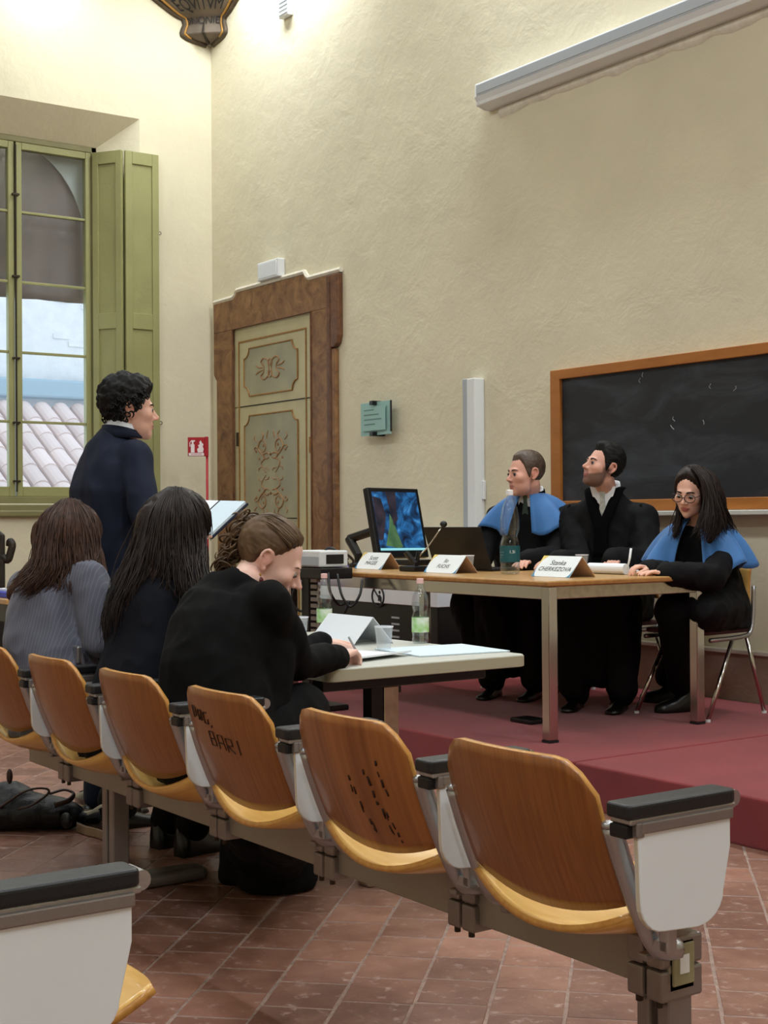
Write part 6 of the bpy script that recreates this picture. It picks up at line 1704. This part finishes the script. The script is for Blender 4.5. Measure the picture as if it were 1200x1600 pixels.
def judge_beard():
    P_ = person('seated person in a plain black robe with a silver tie, looking up')
    Z = Vector((0, 0, 1)); F = cdir(-.38, -.93); F.z = 0; F.normalize(); R = F.cross(Z)
    hd = Head(at(942, 730, 7.82), cdir(-.88, -.38, .26), cdir(.25, 0, 1), fem=False, scale=1.04, nose=.9)
    nk = at(947, 769, 7.92); pel = Vector((-5.76, 5.64, STAGE_Z + .56)); shc = at(948, 800, 7.95); ch = at(944, 850, 7.98)
    sR, sL = shc + R * .20 - Z * .035, shc - R * .20 - Z * .035
    wR = at(872, 878, 7.62); eR = at(905, 885, 7.85); eL = sL + F * .12 - Z * .25 - R * .05; wL = eL + F * .20 + R * .12 - Z * .0; wL.z = .97
    g = G(); hd.add(g); g.cone(hd.w((0, -.025, -.055)), nk, .056, .062)
    torso(g, [pel, ch, shc, nk], R, [(.14, .09, .09), (.14, .09, .09), (.14, .06, .06), (.06, .055, .055)])
    g.chain([sR, eR, wR], [.045, .036, .028]); g.chain([sL, eL, wL], [.045, .036, .028])
    hand(g, wR, at(832, 878, 7.55) - wR, Vector((.1, .1, 1)), -1, (.42, .34, .30, .26), (.7, .3), 1.0); hand(g, wL, F, Z, 1, (.2, .22, .25, .3), (.6, .15))
    finish_body(g, hd, P_, (216, 164, 144), (170, 104, 98), ((70, 54, 46), .78)); hd.eyes(P_, 'brow_dark', (0, .15), brow_r=.0028)
    tf = hair_t('man', .006, .022, front=.016)
    hd.hair(tf, 'hair_black', P_, rough=.004, rs=80, stretch=(1.3, .4, 1.3))
    g = G(); torso(g, [pel - Z * .10, pel, pel.lerp(ch, .5), ch, shc - Z * .02, nk - Z * .01], R, [(.21, .18, .16), (.22, .18, .16), (.215, .165, .15), (.22, .15, .14), (.21, .115, .115), (.085, .072, .075)])
    g.chain([sR - R * .04, sR, eR, wR], [.085, .08, .08, .065]); g.chain([sL + R * .04, sL, eL, wL], [.085, .085, .09, .08]); robe_lower(g, pel, F, R, .02, .30)
    rb = garment('robe', g, 'robe_black', P_, voxel=.012, amp=.009, scale=9, seed=51)
    c0 = nk + F * .082 - Z * .0
    g = G(); g.prism([(-.072, .03), (.072, .03), (.036, -.10), (0, -.19), (-.036, -.10)], c0 - F * .014, R, Z, F * .012); g.build('shirt_front', 'shirt_white', P_)
    collar(P_, nk - Z * .004, R, F, 'shirt_white', .070, .055, .22, 'shirt_collar')
    g = G(); g.prism([(-.017, .005), (.017, .005), (.011, -.025), (.020, -.12), (0, -.15), (-.020, -.12), (-.011, -.025)], c0 - F * .001, R, Z, F * .012); g.build('tie', 'tie_silver', P_, bevel=.003)
    # velvet facings either side of the V
    for s in (-1, 1):
        pts = [nk + R * (s * .078) + Z * .022 - F * .03, nk + R * (s * .080) + F * .05 + Z * .005, c0 + R * (s * .045) - Z * .10 + F * .02, c0 + R * (s * .012) - Z * .20 + F * .04, c0 + R * (s * .012) - Z * .36 + F * .055]
        G().tube(catmull(pts, 5), .030, 8, flat=(1.0, .35)).build('robe_facing', 'black_velvet', rb, smooth=True)
        q = (sR if s > 0 else sL) + Z * .075; gg = G()
        for k in range(7): gg.cone(q + F * (.05 - .02 * k) + Z * .0, q + F * (.06 - .024 * k) + R * (s * .05) - Z * .09, .009, .012, 7, 3)
        link_mesh('shoulder_gathers', remesh(gg, .007, 4), 'robe_black', rb)
    g = G()
    for s in (-1, 1): a = pel + F * .40 + R * (s * .12); g.cone((a.x, a.y, STAGE_Z + .42), (a.x, a.y, STAGE_Z + .08), .075, .07)
    garment('trouser_legs', g, 'black_cloth', P_, amp=.003)
    for s in (-1, 1):
        a = pel + F * .44 + R * (s * .12); a = Vector((a.x, a.y, STAGE_Z)); shoe('shoe', a - F * .08, a + F * .20, 'shoe_black', P_)
    return P_
judge_beard()

def judge_glasses():
    P_ = person('seated person with glasses in a black robe and blue cape, writing')
    Z = Vector((0, 0, 1)); F = cdir(-.50, -.87); F.z = 0; F.normalize(); R = F.cross(Z)
    hd = Head(at(1081, 769, 7.26), cdir(-.58, -.76, -.28), cdir(.10, 0, 1), fem=True, scale=1.02, nose=.85)
    nk = at(1092, 818, 7.34); pel = Vector((-5.06, 5.64, STAGE_Z + .55)); shc = at(1092, 838, 7.36); ch = at(1092, 880, 7.40)
    sR, sL = shc + R * .165 - Z * .03, shc - R * .165 - Z * .03
    wR = at(1016, 889, 7.02); eR = at(1040, 900, 7.25); eL = at(1112, 903, 7.0); wL = at(1044, 897, 6.90)
    g = G(); hd.add(g); g.cone(hd.w((0, -.03, -.055)), nk, .044, .050)
    torso(g, [pel, ch, shc, nk], R, [(.13, .08, .08), (.12, .08, .08), (.12, .055, .055), (.05, .045, .045)])
    g.chain([sR, eR, wR], [.04, .032, .024]); g.chain([sL, eL, wL], [.04, .032, .024])
    hand(g, wR, at(972, 880, 6.95) - wR, Vector((0, .2, 1)), -1, (.50, .50, .50, .5), (.5, .4), .95); hand(g, wL, at(1000, 890, 6.9) - wL, Z, 1, (.2, .22, .25, .3), (.6, .15), .9)
    finish_body(g, hd, P_, (232, 182, 160), (170, 78, 76)); hd.eyes(P_, 'brow_dark', (0, -.5), .9)
    tf = hair_t('parted', .012, .018)
    h = hd.hair(tf, 'hair_dark', P_, rough=.003, rs=40, stretch=(1.5, 1, .4))
    g = G(); g.ell(hd.w((0, -.03, .015)), (.086, .095, .095), (hd.x, hd.y, hd.z)); g.cone(hd.w((0, -.07, -.04)), at(1112, 840, 7.42), .08, .085)
    g.chain([at(1112, 780, 7.22), at(1122, 815, 7.20), at(1108, 846, 7.14)], [.04, .042, .014]); g.chain([at(1066, 800, 7.36), at(1058, 822, 7.30), at(1054, 838, 7.26)], [.022, .022, .008])
    me = remesh(g, .007, 6); folds(me, .005, 16, 8.0, (1.6, 1.6, .35)); link_mesh('hair_mass', me, 'hair_dark', h)
    gd = [[at(1090, 727, 7.26), at(1116, 745, 7.24), at(1128, 780, 7.22), at(1140, 815, 7.24), at(1152, 835, 7.26)],
          [at(1086, 727, 7.22), at(1108, 745, 7.16), at(1118, 780, 7.12), at(1124, 815, 7.10), at(1120, 845, 7.08)],
          [at(1082, 727, 7.20), at(1100, 748, 7.13), at(1108, 785, 7.10), at(1104, 820, 7.06), at(1092, 850, 7.05)],
          [at(1078, 728, 7.20), at(1094, 748, 7.14), at(1100, 785, 7.12), at(1092, 815, 7.09), at(1076, 838, 7.07)]]
    strands('long_locks', gd, 420, 'hair_dark', h, (.0018, .0042), .008, .012, 9, 29, seg=4)
    gd = [[at(1080, 727, 7.22), at(1064, 745, 7.24), at(1062, 790, 7.28), at(1056, 820, 7.24), at(1046, 842, 7.2)], [at(1076, 728, 7.26), at(1060, 748, 7.34), at(1060, 795, 7.36), at(1064, 825, 7.30), at(1060, 845, 7.24)]]
    strands('side_locks', gd, 170, 'hair_dark', h, (.0018, .004), .008, .010, 9, 30, seg=4)
    # glasses
    g = G()
    for s in (-1, 1):
        g.tube([hd.w((s * .034 + .0275 * math.cos(a) * (1.06 if math.sin(a) > 0 else 1), .1035 - .012 * abs(math.cos(a)) * 0 - .10 * (s * .033 + .025 * math.cos(a)) ** 2 * 3, -.004 + .0195 * math.sin(a) + (.003 if math.sin(a) > .5 else 0))) for a in np.linspace(0, 2 * PI, 25)], .0021, 6)
        g.tube([hd.w((s * .060, .098, .004)), hd.w((s * .074, .06, .004)), hd.w((s * .080, -.005, .006))], .0020, 5)
    g.tube([hd.w((-.009, .105, .0)), hd.w((0, .108, .002)), hd.w((.009, .105, .0))], .0020, 5)
    g.build('glasses', 'frame_dark', P_, smooth=True)
    g = G(); torso(g, [pel - Z * .10, pel, pel.lerp(ch, .5), ch, shc - Z * .02, nk - Z * .01], R, [(.20, .17, .15), (.20, .17, .15), (.19, .15, .14), (.18, .13, .12), (.14, .085, .085), (.06, .052, .052)])
    sR = sR - Z * .035; sL = sL - Z * .035
    g.chain([sR - R * .04, sR - R * .01, eR, wR], [.055, .055, .062, .055]); g.chain([sL + R * .04, sL + R * .01, eL, wL], [.055, .055, .070, .058])
    for s in (-1, 1): g.chain([pel + R * (s * .08), pel + F * .36 + R * (s * .09) + Z * .0], [.125, .09])
    g.cone(pel - F * .08 - Z * .02 + R * .05, pel - F * .09 - Z * .03 - R * .08, .08, .085)
    garment('robe', g, 'robe_black', P_, voxel=.011, amp=.008, scale=9, seed=61)
    cape(P_, nk - Z * .008, R, F, .28, .23, .20, .20, .34, 2.2)
    # crossed trouser legs and boots
    k1 = pel + F * .38 + R * .08; k2 = pel + F * .36 - R * .06 + Z * .02
    f1 = atz(1062, 1112, STAGE_Z); f2 = atz(1040, 1098, STAGE_Z)
    g = G(); g.chain([pel + R * .08, k1, Vector((f1.x, f1.y, STAGE_Z + .14))], [.10, .085, .06]); g.chain([pel - R * .08, k2, Vector((f2.x, f2.y, STAGE_Z + .14))], [.10, .085, .06])
    garment('trousers', g, 'black_cloth', P_, amp=.004, seed=62)
    for q, dd in ((f1, Vector((-.25, -.9, 0))), (f2, Vector((-.75, -.45, 0)))):
        dd.normalize(); shoe('boot', q - dd * .12, q + dd * .14, 'shoe_black', P_, h=.12)
    pn = at(984, 874, 6.93)
    tag(G().tube([at(986, 857, 6.94), at(984, 872, 6.93), at(980, 890, 6.90)], [.006, .006, .003], 8).build('marker_pen', 'white_plastic', smooth=True), 'white pen in the hand of the person with glasses', 'pen')
    return P_
judge_glasses()
